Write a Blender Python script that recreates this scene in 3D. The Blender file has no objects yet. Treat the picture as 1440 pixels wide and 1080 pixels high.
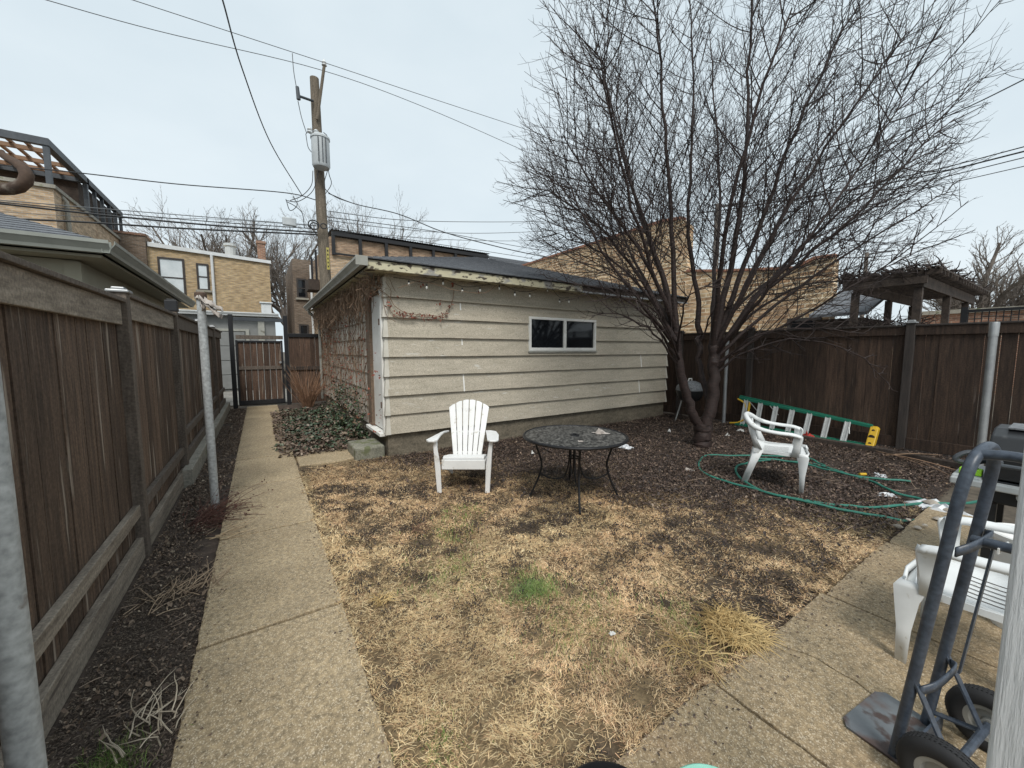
import bpy, math, random
import numpy as np
from mathutils import Vector, Matrix, noise as mnoise
random.seed(7); RNG = np.random.default_rng(7)
S = bpy.context.scene
COL = S.collection
PI = math.pi

# ------------------------------------------------------------------ camera, sky, sun, exposure
F_PX, CAM_H, YAW, PITCH = 541.0, 1.55, math.radians(33.2), math.radians(5.1)
cam = bpy.data.cameras.new('camera'); cam_o = bpy.data.objects.new('camera', cam); COL.objects.link(cam_o)
cam.sensor_width = 36; cam.lens = F_PX / 1440 * 36; cam.clip_start = .05; cam.clip_end = 1500
cam_o.location = (0, 0, CAM_H); cam_o.rotation_euler = (PI/2 - PITCH, 0, -YAW)
S.camera = cam_o
S.view_settings.view_transform = 'Standard'; S.view_settings.look = 'None'
S.view_settings.exposure = 0.85; S.view_settings.gamma = 1
S.cycles.use_denoising = True
S.cycles.max_bounces = 6

SUN_EL, SUN_AZ = math.radians(52), math.radians(205)
W = bpy.data.worlds.new('World'); S.world = W; W.use_nodes = True
nt = W.node_tree; nt.nodes.clear()
sky = nt.nodes.new('ShaderNodeTexSky'); sky.sky_type = 'NISHITA'; sky.sun_disc = False
sky.sun_elevation = SUN_EL; sky.sun_rotation = SUN_AZ; sky.dust_density = 4; sky.air_density = 1
tc = nt.nodes.new('ShaderNodeTexCoord'); mp = nt.nodes.new('ShaderNodeMapping'); mp.inputs['Scale'].default_value = (1, 1, 2.2)
nz = nt.nodes.new('ShaderNodeTexNoise'); nz.inputs['Scale'].default_value = 1.9; nz.inputs['Detail'].default_value = 7
cr = nt.nodes.new('ShaderNodeValToRGB')
cr.color_ramp.elements[0].position = .3; cr.color_ramp.elements[0].color = (3.9, 4.5, 4.85, 1)
cr.color_ramp.elements[1].position = .75; cr.color_ramp.elements[1].color = (4.75, 5.25, 5.5, 1)
mx = nt.nodes.new('ShaderNodeMixRGB'); mx.inputs[0].default_value = .94
bg = nt.nodes.new('ShaderNodeBackground'); bg.inputs['Strength'].default_value = .1
wo = nt.nodes.new('ShaderNodeOutputWorld')
L = nt.links.new
L(tc.outputs['Generated'], mp.inputs[0]); L(mp.outputs[0], nz.inputs['Vector']); L(nz.outputs['Fac'], cr.inputs[0])
L(sky.outputs[0], mx.inputs[1]); L(cr.outputs[0], mx.inputs[2]); L(mx.outputs[0], bg.inputs[0]); L(bg.outputs[0], wo.inputs[0])
sun = bpy.data.lights.new('sun', 'SUN'); sun.energy = 1.5; sun.angle = math.radians(20); sun.color = (1, .97, .92)
sun_o = bpy.data.objects.new('sun', sun); COL.objects.link(sun_o)
sd = Vector((math.sin(SUN_AZ)*math.cos(SUN_EL), math.cos(SUN_AZ)*math.cos(SUN_EL), math.sin(SUN_EL)))
sun_o.rotation_euler = sd.to_track_quat('Z', 'Y').to_euler()

# ------------------------------------------------------------------ survey helpers: a sight line met with the ground or a known wall plane
_f = Vector((math.sin(YAW)*math.cos(PITCH), math.cos(YAW)*math.cos(PITCH), -math.sin(PITCH)))
_r = Vector((math.cos(YAW), -math.sin(YAW), 0)); _u = _r.cross(_f); _c = Vector((0, 0, CAM_H))
def ray(u, v): return _f + _r*((u-720)/F_PX) + _u*((540-v)/F_PX)
def G(u, v, z=0): r = ray(u, v); return _c + r*((z-CAM_H)/r.z)
def PX(u, v, x): r = ray(u, v); return _c + r*(x/r.x)
def PY(u, v, y): r = ray(u, v); return _c + r*(y/r.y)
def PD(u, v, d): return _c + ray(u, v)*d

# ------------------------------------------------------------------ materials
MATS = {}
def mat(name, c1, c2=None, scale=6, rough=.8, bump=0, stretch=(1, 1, 1), island=0, spots=None, spot_scale=3, spot_pos=.62,
        metal=0, detail=6, bump_scale=None, spec=.4, fine=0, attr=None, spots2=None, coat=0):
    if name in MATS: return MATS[name]
    m = bpy.data.materials.new(name); m.use_nodes = True; t = m.node_tree; n = t.nodes; l = t.links.new
    p = n['Principled BSDF']; p.inputs['Roughness'].default_value = rough; p.inputs['Metallic'].default_value = metal
    p.inputs['Specular IOR Level'].default_value = spec
    if coat: p.inputs['Coat Weight'].default_value = coat
    co = n.new('ShaderNodeTexCoord'); mapn = n.new('ShaderNodeMapping'); mapn.inputs['Scale'].default_value = stretch
    l(co.outputs['Object'], mapn.inputs[0]); vec = mapn.outputs[0]
    geo = None
    if island:
        geo = n.new('ShaderNodeNewGeometry'); add = n.new('ShaderNodeVectorMath'); add.operation = 'ADD'
        sc = n.new('ShaderNodeMath'); sc.operation = 'MULTIPLY'; sc.inputs[1].default_value = 37
        l(geo.outputs['Random Per Island'], sc.inputs[0]); l(vec, add.inputs[0]); l(sc.outputs[0], add.inputs[1]); vec = add.outputs[0]
    nz = n.new('ShaderNodeTexNoise'); nz.inputs['Scale'].default_value = scale; nz.inputs['Detail'].default_value = detail
    nz.inputs['Roughness'].default_value = .62; l(vec, nz.inputs['Vector'])
    if c2 is None: c2 = tuple(x*.75 for x in c1)
    rp = n.new('ShaderNodeValToRGB'); rp.color_ramp.elements[0].position = .32; rp.color_ramp.elements[1].position = .68
    rp.color_ramp.elements[0].color = (*c2, 1); rp.color_ramp.elements[1].color = (*c1, 1); l(nz.outputs['Fac'], rp.inputs[0])
    colr = rp.outputs[0]
    if attr:
        a = n.new('ShaderNodeAttribute'); a.attribute_name = attr; mm = n.new('ShaderNodeMixRGB'); mm.blend_type = 'MULTIPLY'; mm.inputs[0].default_value = 1
        l(a.outputs['Color'], mm.inputs[1]); l(colr, mm.inputs[2]); colr = mm.outputs[0]
    if island:
        mr = n.new('ShaderNodeMapRange'); mr.inputs[3].default_value = 1-island; mr.inputs[4].default_value = 1+island
        l(geo.outputs['Random Per Island'], mr.inputs[0])
        hs = n.new('ShaderNodeMixRGB'); hs.blend_type = 'MULTIPLY'; hs.inputs[0].default_value = 1
        l(colr, hs.inputs[1]); l(mr.outputs[0], hs.inputs[2]); colr = hs.outputs[0]
    if fine:
        n2 = n.new('ShaderNodeTexNoise'); n2.inputs['Scale'].default_value = fine; n2.inputs['Detail'].default_value = 3; l(co.outputs['Object'], n2.inputs['Vector'])
        m2 = n.new('ShaderNodeMapRange'); m2.inputs[1].default_value = .3; m2.inputs[2].default_value = .7; m2.inputs[3].default_value = .72; m2.inputs[4].default_value = 1.28
        l(n2.outputs['Fac'], m2.inputs[0]); hs = n.new('ShaderNodeMixRGB'); hs.blend_type = 'MULTIPLY'; hs.inputs[0].default_value = 1
        l(colr, hs.inputs[1]); l(m2.outputs[0], hs.inputs[2]); colr = hs.outputs[0]
    for k, sp in enumerate((spots, spots2)):
        if sp is None: continue
        n3 = n.new('ShaderNodeTexNoise'); n3.inputs['Scale'].default_value = spot_scale*(1+k*1.7); n3.inputs['Detail'].default_value = 8; l(vec, n3.inputs['Vector'])
        r3 = n.new('ShaderNodeValToRGB'); r3.color_ramp.elements[0].position = spot_pos; r3.color_ramp.elements[1].position = spot_pos+.07; l(n3.outputs['Fac'], r3.inputs[0])
        m3 = n.new('ShaderNodeMixRGB'); l(r3.outputs[0], m3.inputs[0]); l(colr, m3.inputs[1]); m3.inputs[2].default_value = (*sp, 1); colr = m3.outputs[0]
    l(colr, p.inputs['Base Color'])
    if bump:
        b = n.new('ShaderNodeBump'); b.inputs['Strength'].default_value = min(1, bump); b.inputs['Distance'].default_value = .01
        nb = nz
        if bump_scale:
            nb = n.new('ShaderNodeTexNoise'); nb.inputs['Scale'].default_value = bump_scale; nb.inputs['Detail'].default_value = 4; l(vec, nb.inputs['Vector'])
        l(nb.outputs['Fac'], b.inputs['Height']); l(b.outputs[0], p.inputs['Normal'])
    MATS[name] = m; return m

def brick(name, c1, c2, mortar, w=.22, h=.075, dirt=(.1, .08, .06)):
    m = bpy.data.materials.new(name); m.use_nodes = True; t = m.node_tree; n = t.nodes; l = t.links.new; p = n['Principled BSDF']; p.inputs['Roughness'].default_value = .9
    co = n.new('ShaderNodeTexCoord'); geo = n.new('ShaderNodeNewGeometry'); sx = n.new('ShaderNodeSeparateXYZ'); sn = n.new('ShaderNodeSeparateXYZ')
    l(co.outputs['Object'], sx.inputs[0]); l(geo.outputs['True Normal'], sn.inputs[0])
    def mth(op, a, b=None):
        k = n.new('ShaderNodeMath'); k.operation = op; l(a, k.inputs[0])
        if b is not None: l(b, k.inputs[1])
        return k.outputs[0]
    hx = mth('ADD', mth('MULTIPLY', sx.outputs[0], mth('ABSOLUTE', sn.outputs[1])), mth('MULTIPLY', sx.outputs[1], mth('ABSOLUTE', sn.outputs[0])))
    cx = n.new('ShaderNodeCombineXYZ'); l(hx, cx.inputs[0]); l(sx.outputs[2], cx.inputs[1])
    b = n.new('ShaderNodeTexBrick'); l(cx.outputs[0], b.inputs['Vector']); b.inputs['Scale'].default_value = 1
    b.inputs['Brick Width'].default_value = w; b.inputs['Row Height'].default_value = h; b.inputs['Mortar Size'].default_value = .014
    b.inputs['Color1'].default_value = (*c1, 1); b.inputs['Color2'].default_value = (*c2, 1); b.inputs['Mortar'].default_value = (*mortar, 1)
    nz = n.new('ShaderNodeTexNoise'); nz.inputs['Scale'].default_value = .9; nz.inputs['Detail'].default_value = 8; l(co.outputs['Object'], nz.inputs['Vector'])
    r = n.new('ShaderNodeValToRGB'); r.color_ramp.elements[0].position = .5; r.color_ramp.elements[1].position = .78; l(nz.outputs['Fac'], r.inputs[0])
    mm = n.new('ShaderNodeMixRGB'); l(r.outputs[0], mm.inputs[0]); l(b.outputs['Color'], mm.inputs[1]); mm.inputs[2].default_value = (*dirt, 1)
    n4 = n.new('ShaderNodeTexNoise'); n4.inputs['Scale'].default_value = 1; n4.inputs['Detail'].default_value = 2; mp4 = n.new('ShaderNodeMapping'); mp4.inputs['Scale'].default_value = (3.2, 3.2, 13); l(co.outputs['Object'], mp4.inputs[0]); l(mp4.outputs[0], n4.inputs['Vector'])
    m4 = n.new('ShaderNodeMapRange'); m4.inputs[1].default_value = .3; m4.inputs[2].default_value = .7; m4.inputs[3].default_value = .62; m4.inputs[4].default_value = 1.3; l(n4.outputs['Fac'], m4.inputs[0])
    m5 = n.new('ShaderNodeMixRGB'); m5.blend_type = 'MULTIPLY'; m5.inputs[0].default_value = 1; l(mm.outputs[0], m5.inputs[1]); l(m4.outputs[0], m5.inputs[2])
    l(m5.outputs[0], p.inputs['Base Color'])
    bu = n.new('ShaderNodeBump'); bu.inputs['Strength'].default_value = .5; bu.inputs['Distance'].default_value = .01; bu.invert = True
    l(b.outputs['Fac'], bu.inputs['Height']); l(bu.outputs[0], p.inputs['Normal'])
    MATS[name] = m; return m

def concrete(name, base, dark, pebble, peb_amt=.55, stain=None):
    m = bpy.data.materials.new(name); m.use_nodes = True; t = m.node_tree; n = t.nodes; l = t.links.new; p = n['Principled BSDF']; p.inputs['Roughness'].default_value = .72
    co = n.new('ShaderNodeTexCoord')
    def noise(sc, det=5):
        k = n.new('ShaderNodeTexNoise'); k.inputs['Scale'].default_value = sc; k.inputs['Detail'].default_value = det; l(co.outputs['Object'], k.inputs['Vector']); return k.outputs['Fac']
    def ramp(f, a, b, ca, cb):
        k = n.new('ShaderNodeValToRGB'); k.color_ramp.elements[0].position = a; k.color_ramp.elements[1].position = b
        k.color_ramp.elements[0].color = (*ca, 1); k.color_ramp.elements[1].color = (*cb, 1); l(f, k.inputs[0]); return k.outputs[0]
    def mix(f, a, b, op='MIX'):
        k = n.new('ShaderNodeMixRGB'); k.blend_type = op
        if isinstance(f, float): k.inputs[0].default_value = f
        else: l(f, k.inputs[0])
        for q, s in ((a, 1), (b, 2)):
            if isinstance(q, tuple): k.inputs[s].default_value = (*q, 1)
            else: l(q, k.inputs[s])
        return k.outputs[0]
    c = ramp(noise(1.5, 8), .32, .7, dark, base)
    c = mix(1.0, c, ramp(noise(38, 4), .3, .7, (.62, .62, .6), (1.25, 1.22, 1.15)), 'MULTIPLY')
    v = n.new('ShaderNodeTexVoronoi'); v.inputs['Scale'].default_value = 230; l(co.outputs['Object'], v.inputs['Vector'])
    vcol = v.outputs['Color']; bw = n.new('ShaderNodeRGBToBW'); l(vcol, bw.inputs[0])
    c = mix(1.0, c, ramp(bw.outputs[0], .15, .9, (.7, .66, .58), (1.26, 1.22, 1.14)), 'MULTIPLY')
    spk = ramp(bw.outputs[0], .74, .78, (0, 0, 0), (peb_amt, peb_amt, peb_amt)); c = mix(spk, c, pebble)
    c = mix(ramp(noise(3.1, 9), .56, .74, (0, 0, 0), (.4, .4, .4)), c, tuple(q*.55 for q in dark))
    if stain: c = mix(ramp(noise(.9, 4), .55, .75, (0, 0, 0), (.55, .55, .55)), c, stain)
    l(c, p.inputs['Base Color'])
    b = n.new('ShaderNodeBump'); b.inputs['Strength'].default_value = .45; b.inputs['Distance'].default_value = .006; l(bw.outputs[0], b.inputs['Height']); l(b.outputs[0], p.inputs['Normal'])
    MATS[name] = m; return m

# ------------------------------------------------------------------ mesh builder
class MB:
    def __init__(s): s.v = []; s.f = []
    def add(s, vs, fs):
        o = len(s.v); s.v += [tuple(x) for x in vs]; s.f += [tuple(i+o for i in f) for f in fs]; return s
    def bx(s, x0, x1, y0, y1, z0, z1):
        return s.add([(x0, y0, z0), (x1, y0, z0), (x1, y1, z0), (x0, y1, z0), (x0, y0, z1), (x1, y0, z1), (x1, y1, z1), (x0, y1, z1)],
                     [(0, 3, 2, 1), (4, 5, 6, 7), (0, 1, 5, 4), (1, 2, 6, 5), (2, 3, 7, 6), (3, 0, 4, 7)])
    def beam(s, a, b, w, h, up=(0, 0, 1)):
        a = Vector(a); b = Vector(b); d = (b-a).normalized(); u = Vector(up)
        x = d.cross(u); x = x.normalized() if x.length > 1e-4 else Vector((1, 0, 0)); y = x.cross(d)
        vs = [p + x*(sx*w/2) + y*(sy*h/2) for p in (a, b) for sx, sy in ((-1, -1), (1, -1), (1, 1), (-1, 1))]
        return s.add(vs, [(0, 1, 2, 3), (7, 6, 5, 4), (0, 4, 5, 1), (1, 5, 6, 2), (2, 6, 7, 3), (3, 7, 4, 0)])
    def tube(s, pts, r, n=8, cap=True, closed=False, sx=1.0):
        pts = [Vector(p) for p in pts]; k = len(pts); rs = r if isinstance(r, (list, tuple)) else [r]*k
        o = len(s.v); prev = None
        for i, p in enumerate(pts):
            if closed: d = pts[(i+1) % k]-pts[i-1]
            else: d = pts[min(i+1, k-1)]-pts[max(i-1, 0)]
            d = d.normalized() if d.length > 1e-9 else Vector((0, 0, 1))
            if prev is None:
                a = Vector((0, 0, 1)) if abs(d.z) < .9 else Vector((1, 0, 0)); x = d.cross(a).normalized()
            else:
                x = prev - d*prev.dot(d); x = x.normalized() if x.length > 1e-6 else d.orthogonal().normalized()
            prev = x; y = d.cross(x)
            for j in range(n):
                t = 2*PI*j/n; q = p + (x*math.cos(t)*sx + y*math.sin(t))*rs[i]; s.v.append((q.x, q.y, q.z))
        for i in range(k if closed else k-1):
            a = o+i*n; b = o+((i+1) % k)*n
            for j in range(n): s.f.append((a+j, a+(j+1) % n, b+(j+1) % n, b+j))
        if cap and not closed:
            s.f.append(tuple(o+j for j in range(n-1, -1, -1))); s.f.append(tuple(o+(k-1)*n+j for j in range(n)))
        return s
    def lathe(s, prof, c=(0, 0, 0), n=24, axis=None, cap=True):
        o = len(s.v); R = Matrix.Identity(3) if axis is None else Vector((0, 0, 1)).rotation_difference(Vector(axis)).to_matrix()
        c = Vector(c)
        for r, z in prof:
            for j in range(n):
                t = 2*PI*j/n; q = c + R @ Vector((r*math.cos(t), r*math.sin(t), z)); s.v.append(tuple(q))
        for i in range(len(prof)-1):
            for j in range(n): a = o+i*n; b = a+n; s.f.append((a+j, a+(j+1) % n, b+(j+1) % n, b+j))
        if not cap: return s
        if prof[0][0] > 1e-6: s.f.append(tuple(o+j for j in range(n-1, -1, -1)))
        if prof[-1][0] > 1e-6: s.f.append(tuple(o+(len(prof)-1)*n+j for j in range(n)))
        return s
    def ext(s, poly, vec):
        k = len(poly); vec = Vector(vec); a = [Vector(p) for p in poly]; b = [p+vec for p in a]
        return s.add(a+b, [tuple(range(k-1, -1, -1)), tuple(range(k, 2*k))] + [(i, (i+1) % k, k+(i+1) % k, k+i) for i in range(k)])
    def strip(s, rows, thick=None):
        # rows of points -> a sheet
        o = len(s.v); n = len(rows[0])
        for r in rows: s.v += [tuple(p) for p in r]
        for i in range(len(rows)-1):
            for j in range(n-1): a = o+i*n+j; s.f.append((a, a+1, a+n+1, a+n))
        return s
    def xf(s, M): s.v = [tuple(M @ Vector(p)) for p in s.v]; return s
    def build(s, name, m, parent=None, world=False, smooth=False, bevel=0, solid=0, sub=0, angle=40):
        me = bpy.data.meshes.new(name); vs = s.v
        if world and parent is not None:
            Mw = parent.matrix_basis.copy(); q = parent.parent
            while q: Mw = q.matrix_basis @ Mw; q = q.parent
            I = Mw.inverted(); vs = [tuple(I @ Vector(p)) for p in vs]
        me.from_pydata(vs, [], s.f); me.materials.append(m)
        o = bpy.data.objects.new(name, me); COL.objects.link(o)
        if parent is not None: o.parent = parent
        if smooth:
            me.polygons.foreach_set('use_smooth', [True]*len(me.polygons)); 
            try: me.set_sharp_from_angle(angle=math.radians(angle))
            except Exception: pass
        if solid: k = o.modifiers.new('s', 'SOLIDIFY'); k.thickness = solid; k.offset = 0
        if sub: k = o.modifiers.new('u', 'SUBSURF'); k.levels = sub; k.render_levels = sub
        if bevel: k = o.modifiers.new('b', 'BEVEL'); k.width = bevel; k.segments = 2; k.limit_method = 'ANGLE'
        return o

def np_mesh(name, V, Fq, m, parent=None, col=None, smooth=False):
    """V (n,3); Fq list of (k,size) int arrays of faces."""
    me = bpy.data.meshes.new(name); me.vertices.add(len(V)); me.vertices.foreach_set('co', np.ascontiguousarray(V, dtype=np.float32).ravel())
    loops = np.concatenate([f.ravel() for f in Fq]).astype(np.int32); sizes = np.concatenate([np.full(len(f), f.shape[1]) for f in Fq]).astype(np.int32)
    me.loops.add(len(loops)); me.loops.foreach_set('vertex_index', loops)
    me.polygons.add(len(sizes)); st = np.concatenate([[0], np.cumsum(sizes)[:-1]]).astype(np.int32); me.polygons.foreach_set('loop_start', st)
    try: me.polygons.foreach_set('loop_total', sizes)
    except Exception: pass
    if col is not None:
        a = me.color_attributes.new('Col', 'FLOAT_COLOR', 'POINT'); c = np.ones((len(V), 4), np.float32); c[:, :3] = col; a.data.foreach_set('color', c.ravel())
    me.materials.append(m); me.update(calc_edges=True); me.validate()
    o = bpy.data.objects.new(name, me); COL.objects.link(o)
    if parent is not None: o.parent = parent
    if smooth: me.polygons.foreach_set('use_smooth', [True]*len(me.polygons))
    return o

def tag(o, label, cat, group=None, kind=None):
    o['label'] = label; o['category'] = cat
    if group: o['group'] = group
    if kind: o['kind'] = kind
    return o
def thing(name, label, cat, loc=(0, 0, 0), rz=0, group=None):
    o = bpy.data.objects.new(name, None); o.empty_display_size = .2; COL.objects.link(o); o.location = loc; o.rotation_euler = (0, 0, rz)
    return tag(o, label, cat, group)
def struct(o): o['kind'] = 'structure'; return o
def copy_tree(o, parent=None):
    c = o.copy(); COL.objects.link(c); c.parent = parent
    for ch in list(o.children): copy_tree(ch, c)
    return c

def vnoise(x, y, sc, seed=0):
    """value noise for numpy arrays, 0..1"""
    x = np.asarray(x)*sc; y = np.asarray(y)*sc; xi = np.floor(x).astype(np.int64); yi = np.floor(y).astype(np.int64); fx = x-xi; fy = y-yi
    fx = fx*fx*(3-2*fx); fy = fy*fy*(3-2*fy)
    def h(a, b): k = (a*374761393 + b*668265263 + seed*1274126177) & 0x7fffffff; k = ((k ^ (k >> 13))*1274126177) & 0x7fffffff; return ((k ^ (k >> 16)) & 0xffff)/65535.
    return (h(xi, yi)*(1-fx)+h(xi+1, yi)*fx)*(1-fy)+(h(xi, yi+1)*(1-fx)+h(xi+1, yi+1)*fx)*fy
def fbm(x, y, sc, seed=0): return (vnoise(x, y, sc, seed)*.5+vnoise(x, y, sc*2.1, seed+1)*.28+vnoise(x, y, sc*4.3, seed+2)*.22)
def sstep(a, b, x): t = np.clip((x-a)/(b-a), 0, 1); return t*t*(3-2*t)

#==PALETTE==
m_fenceL = mat('fence_wood', (.172, .115, .08), (.05, .034, .025), 5, .85, .6, (7, 7, .45), island=.4, spots=(.33, .28, .23), spot_scale=2.2, spot_pos=.6, fine=60)
m_gatew = mat('gate_wood', (.115, .07, .048), (.04, .026, .019), 5, .85, .5, (7, 7, .5), island=.35, spots=(.22, .18, .14), spot_scale=2.2, spot_pos=.64, fine=60)
m_rail = mat('weathered_rail_wood', (.36, .31, .25), (.16, .132, .105), 6, .85, .5, (4, .6, 5), island=.1, spots=(.11, .09, .075), spot_scale=3, fine=70)
m_fpost = mat('fence_post_wood', (.17, .14, .115), (.09, .072, .058), 6, .85, .5, (5, 5, .6), island=.1, fine=60)
m_fenceR = mat('dark_fence_wood', (.07, .043, .029), (.024, .015, .011), 5, .8, .5, (6, 6, .5), island=.35, spots=(.11, .085, .07), spot_scale=2, spot_pos=.66, fine=60)
m_fpostR = mat('dark_post_wood', (.055, .045, .04), (.03, .026, .024), 6, .8, .4, (5, 5, .6))
m_black = mat('black_painted_metal', (.018, .019, .021), (.012, .012, .014), 20, .5, 0)
m_galv = mat('galvanised_steel', (.42, .43, .43), (.3, .31, .32), 9, .45, .15, metal=.55, spots=(.25, .2, .15), spot_scale=7, spot_pos=.68)
m_poleP = mat('grey_painted_pipe', (.42, .44, .44), (.33, .345, .35), 3, .6, .2, spots=(.13, .1, .08), spot_scale=10, spot_pos=.68, fine=40)
m_rust = mat('rusty_iron', (.13, .085, .06), (.05, .036, .03), 14, .9, .5, spots=(.3, .27, .23), spot_scale=9)
m_soil = mat('dark_soil', (.095, .07, .054), (.04, .03, .025), 9, .95, .9, fine=55, spots=(.11, .085, .06), spot_scale=14, spot_pos=.6)
m_conc = concrete('exposed_aggregate_concrete', (.455, .375, .265), (.315, .255, .175), (.66, .57, .43))
m_conc2 = concrete('patio_concrete', (.385, .31, .21), (.26, .205, .14), (.58, .5, .38), stain=(.25, .15, .08))
m_curb = mat('pale_concrete', (.36, .34, .29), (.23, .215, .18), 4, .9, .4, fine=50, spots=(.16, .17, .1), spot_scale=4)
m_found = mat('foundation_concrete', (.2, .17, .125), (.11, .095, .07), 4, .9, .5, (1, 1, 3), fine=40)
m_siding = mat('garage_siding_paint', (.48, .43, .345), (.39, .35, .275), 3.5, .75, .25, (.8, 1.5, 4), bump_scale=14, spots=(.55, .53, .47), spot_scale=6, spot_pos=.65, spots2=(.27, .24, .19), fine=75)
m_cornerp = mat('pale_corner_paint', (.6, .575, .51), (.5, .475, .41), 6, .7, .2, spots=(.34, .3, .24), spot_scale=6, spot_pos=.66)
m_sideg = mat('side_siding_paint', (.6, .545, .47), (.42, .375, .315), 3, .8, .3, fine=50, spots=(.2, .15, .1), spot_scale=5, spot_pos=.58)
m_trimw = mat('white_trim_paint', (.8, .8, .77), (.7, .69, .65), 7, .5, .1, spots=(.4, .36, .3), spot_scale=9, spot_pos=.72)
m_fascia = mat('peeling_cream_fascia', (.6, .56, .4), (.5, .46, .32), 5, .8, .3, (1, 1, 2), spots=(.3, .29, .27), spot_scale=3.2, spot_pos=.54, spots2=(.08, .065, .05))
m_shingle = mat('grey_roof_shingles', (.16, .17, .185), (.105, .113, .125), 12, .9, .6, (1, 1, 1), fine=90, bump_scale=60)
m_gutter = mat('grey_gutter', (.38, .38, .34), (.27, .27, .24), 5, .5, .05, spots=(.16, .15, .12), spot_scale=4, spot_pos=.66)
m_gdoor = mat('worn_door_wood', (.21, .15, .105), (.12, .085, .06), 5, .85, .4, (5, 5, .5), fine=40)
m_glassd = mat('dark_window_glass', (.012, .014, .017), (.008, .009, .011), 2, .06, 0, spec=.5)
m_glassp = mat('pale_window_glass', (.72, .77, .79), (.5, .56, .58), 1.2, .12, 0, spec=.6)
m_plastic = mat('white_plastic', (.76, .765, .76), (.68, .68, .665), 5, .45, .05, spots=(.5, .48, .43), spot_scale=7, spot_pos=.64, spots2=(.55, .53, .48), spec=.4)
m_plasticw = mat('weathered_white_plastic', (.72, .74, .74), (.64, .655, .65), 5, .45, .05, spots=(.55, .55, .5), spot_scale=9, spot_pos=.66, spots2=(.5, .49, .44), spec=.4)
m_iron = mat('black_wrought_iron', (.02, .02, .022), (.012, .012, .013), 15, .45, .1, metal=.3)
m_bark = mat('cherry_bark', (.04, .023, .019), (.014, .0095, .0085), 14, .7, .9, (1, 1, 3.5), fine=50, spots=(.12, .09, .075), spot_scale=9, spot_pos=.68)
m_twig = mat('dark_twig_bark', (.04, .026, .022), (.021, .015, .014), 10, .75)
m_twigb = mat('grey_brown_bark', (.2, .17, .145), (.13, .11, .095), 3, .9)
m_tan = brick('tan_brick', (.52, .38, .2), (.42, .29, .15), (.4, .33, .24), dirt=(.36, .255, .135))
m_tan2 = brick('buff_brick', (.5, .36, .22), (.4, .27, .16), (.42, .35, .27), dirt=(.34, .22, .13))
m_tan3 = brick('orange_tan_brick', (.62, .45, .27), (.4, .24, .13), (.8, .7, .52), .42, .14, dirt=(.46, .29, .17))
m_brown = brick('brown_brick', (.2, .14, .095), (.15, .105, .07), (.2, .17, .14), dirt=(.1, .07, .05))
m_orange = brick('orange_brick', (.3, .14, .085), (.24, .115, .075), (.34, .26, .2))
m_terra = mat('terracotta_coping', (.4, .19, .12), (.26, .13, .09), 8, .8, .3)
m_dframe = mat('dark_window_frame', (.05, .042, .038), (.035, .03, .028), 8, .6)
m_olive = mat('beige_green_siding', (.36, .345, .27), (.31, .295, .23), 3, .75, .1)
m_oliveg = mat('sage_gutter_metal', (.3, .315, .285), (.235, .25, .225), 4, .45, 0)
m_grayg = mat('grey_garage_paint', (.23, .235, .23), (.19, .195, .19), 3, .7)
m_whitem = mat('white_sheet_metal', (.7, .72, .72), (.58, .6, .6), 4, .5)
m_wood = mat('utility_pole_wood', (.2, .165, .125), (.105, .088, .066), 6, .9, .5, (5, 5, .4), fine=30)
m_xfmr = mat('transformer_paint', (.55, .58, .59), (.46, .49, .5), 4, .45, 0, spots=(.24, .2, .17), spot_scale=5, spot_pos=.72)
m_porc = mat('white_porcelain', (.7, .72, .72), (.6, .6, .6), 5, .25)
m_wire = mat('black_wire', (.03, .032, .034), (.022, .023, .025), 9, .6)
m_wireg = mat('grey_wire', (.13, .14, .145), (.1, .105, .11), 9, .6)
m_pergw = mat('pergola_timber', (.33, .21, .135), (.22, .135, .085), 5, .8, .2, (1, 4, 4))
m_steel = mat('dark_grey_steel', (.085, .095, .105), (.06, .067, .075), 7, .5, metal=.3)
m_dtimber = mat('dark_timber', (.075, .056, .044), (.035, .027, .023), 5, .85, .4, fine=40)
m_green = mat('green_fibreglass', (.02, .19, .12), (.015, .15, .095), 6, .5, 0)
m_alum = mat('aluminium', (.6, .61, .6), (.46, .47, .46), 6, .35, metal=.5, stretch=(8, 8, 1))
m_yellow = mat('yellow_plastic', (.66, .42, .03), (.55, .34, .025), 5, .5, 0, spots=(.2, .13, .03), spot_scale=9, spot_pos=.68)
m_hose = mat('green_hose_rubber', (.04, .2, .15), (.028, .14, .105), 5, .45, 0, spots=(.2, .3, .25), spot_scale=8, spot_pos=.66)
m_truck = mat('blue_grey_paint', (.062, .077, .1), (.04, .05, .068), 7, .38, .12, spots=(.17, .155, .14), spot_scale=8, spot_pos=.7, fine=60)
m_plate = mat('worn_steel_plate', (.17, .19, .2), (.115, .125, .135), 8, .55, .15, spots=(.115, .08, .07), spot_scale=3.4, spot_pos=.5, spots2=(.07, .05, .045))
m_rubber = mat('tyre_rubber', (.022, .022, .023), (.014, .014, .015), 9, .75)
m_rim = mat('wheel_rim_metal', (.34, .34, .32), (.22, .22, .2), 7, .5, metal=.3)
m_postw = mat('white_painted_wood', (.64, .66, .67), (.56, .58, .59), 4, .55, .9, (14, 14, 1.2), detail=9)
m_grill = mat('black_grill_enamel', (.02, .021, .023), (.014, .015, .016), 6, .35, 0, spots=(.06, .06, .06), spot_scale=9, spot_pos=.68)
m_gshelf = mat('grey_plastic_shelf', (.42, .44, .44), (.35, .37, .37), 6, .5)
m_ash = mat('speckled_grey_lid', (.22, .23, .24), (.07, .075, .08), 40, .6)
m_lime = mat('lime_plastic', (.4, .8, .05), (.35, .7, .04), 5, .4)
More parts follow.
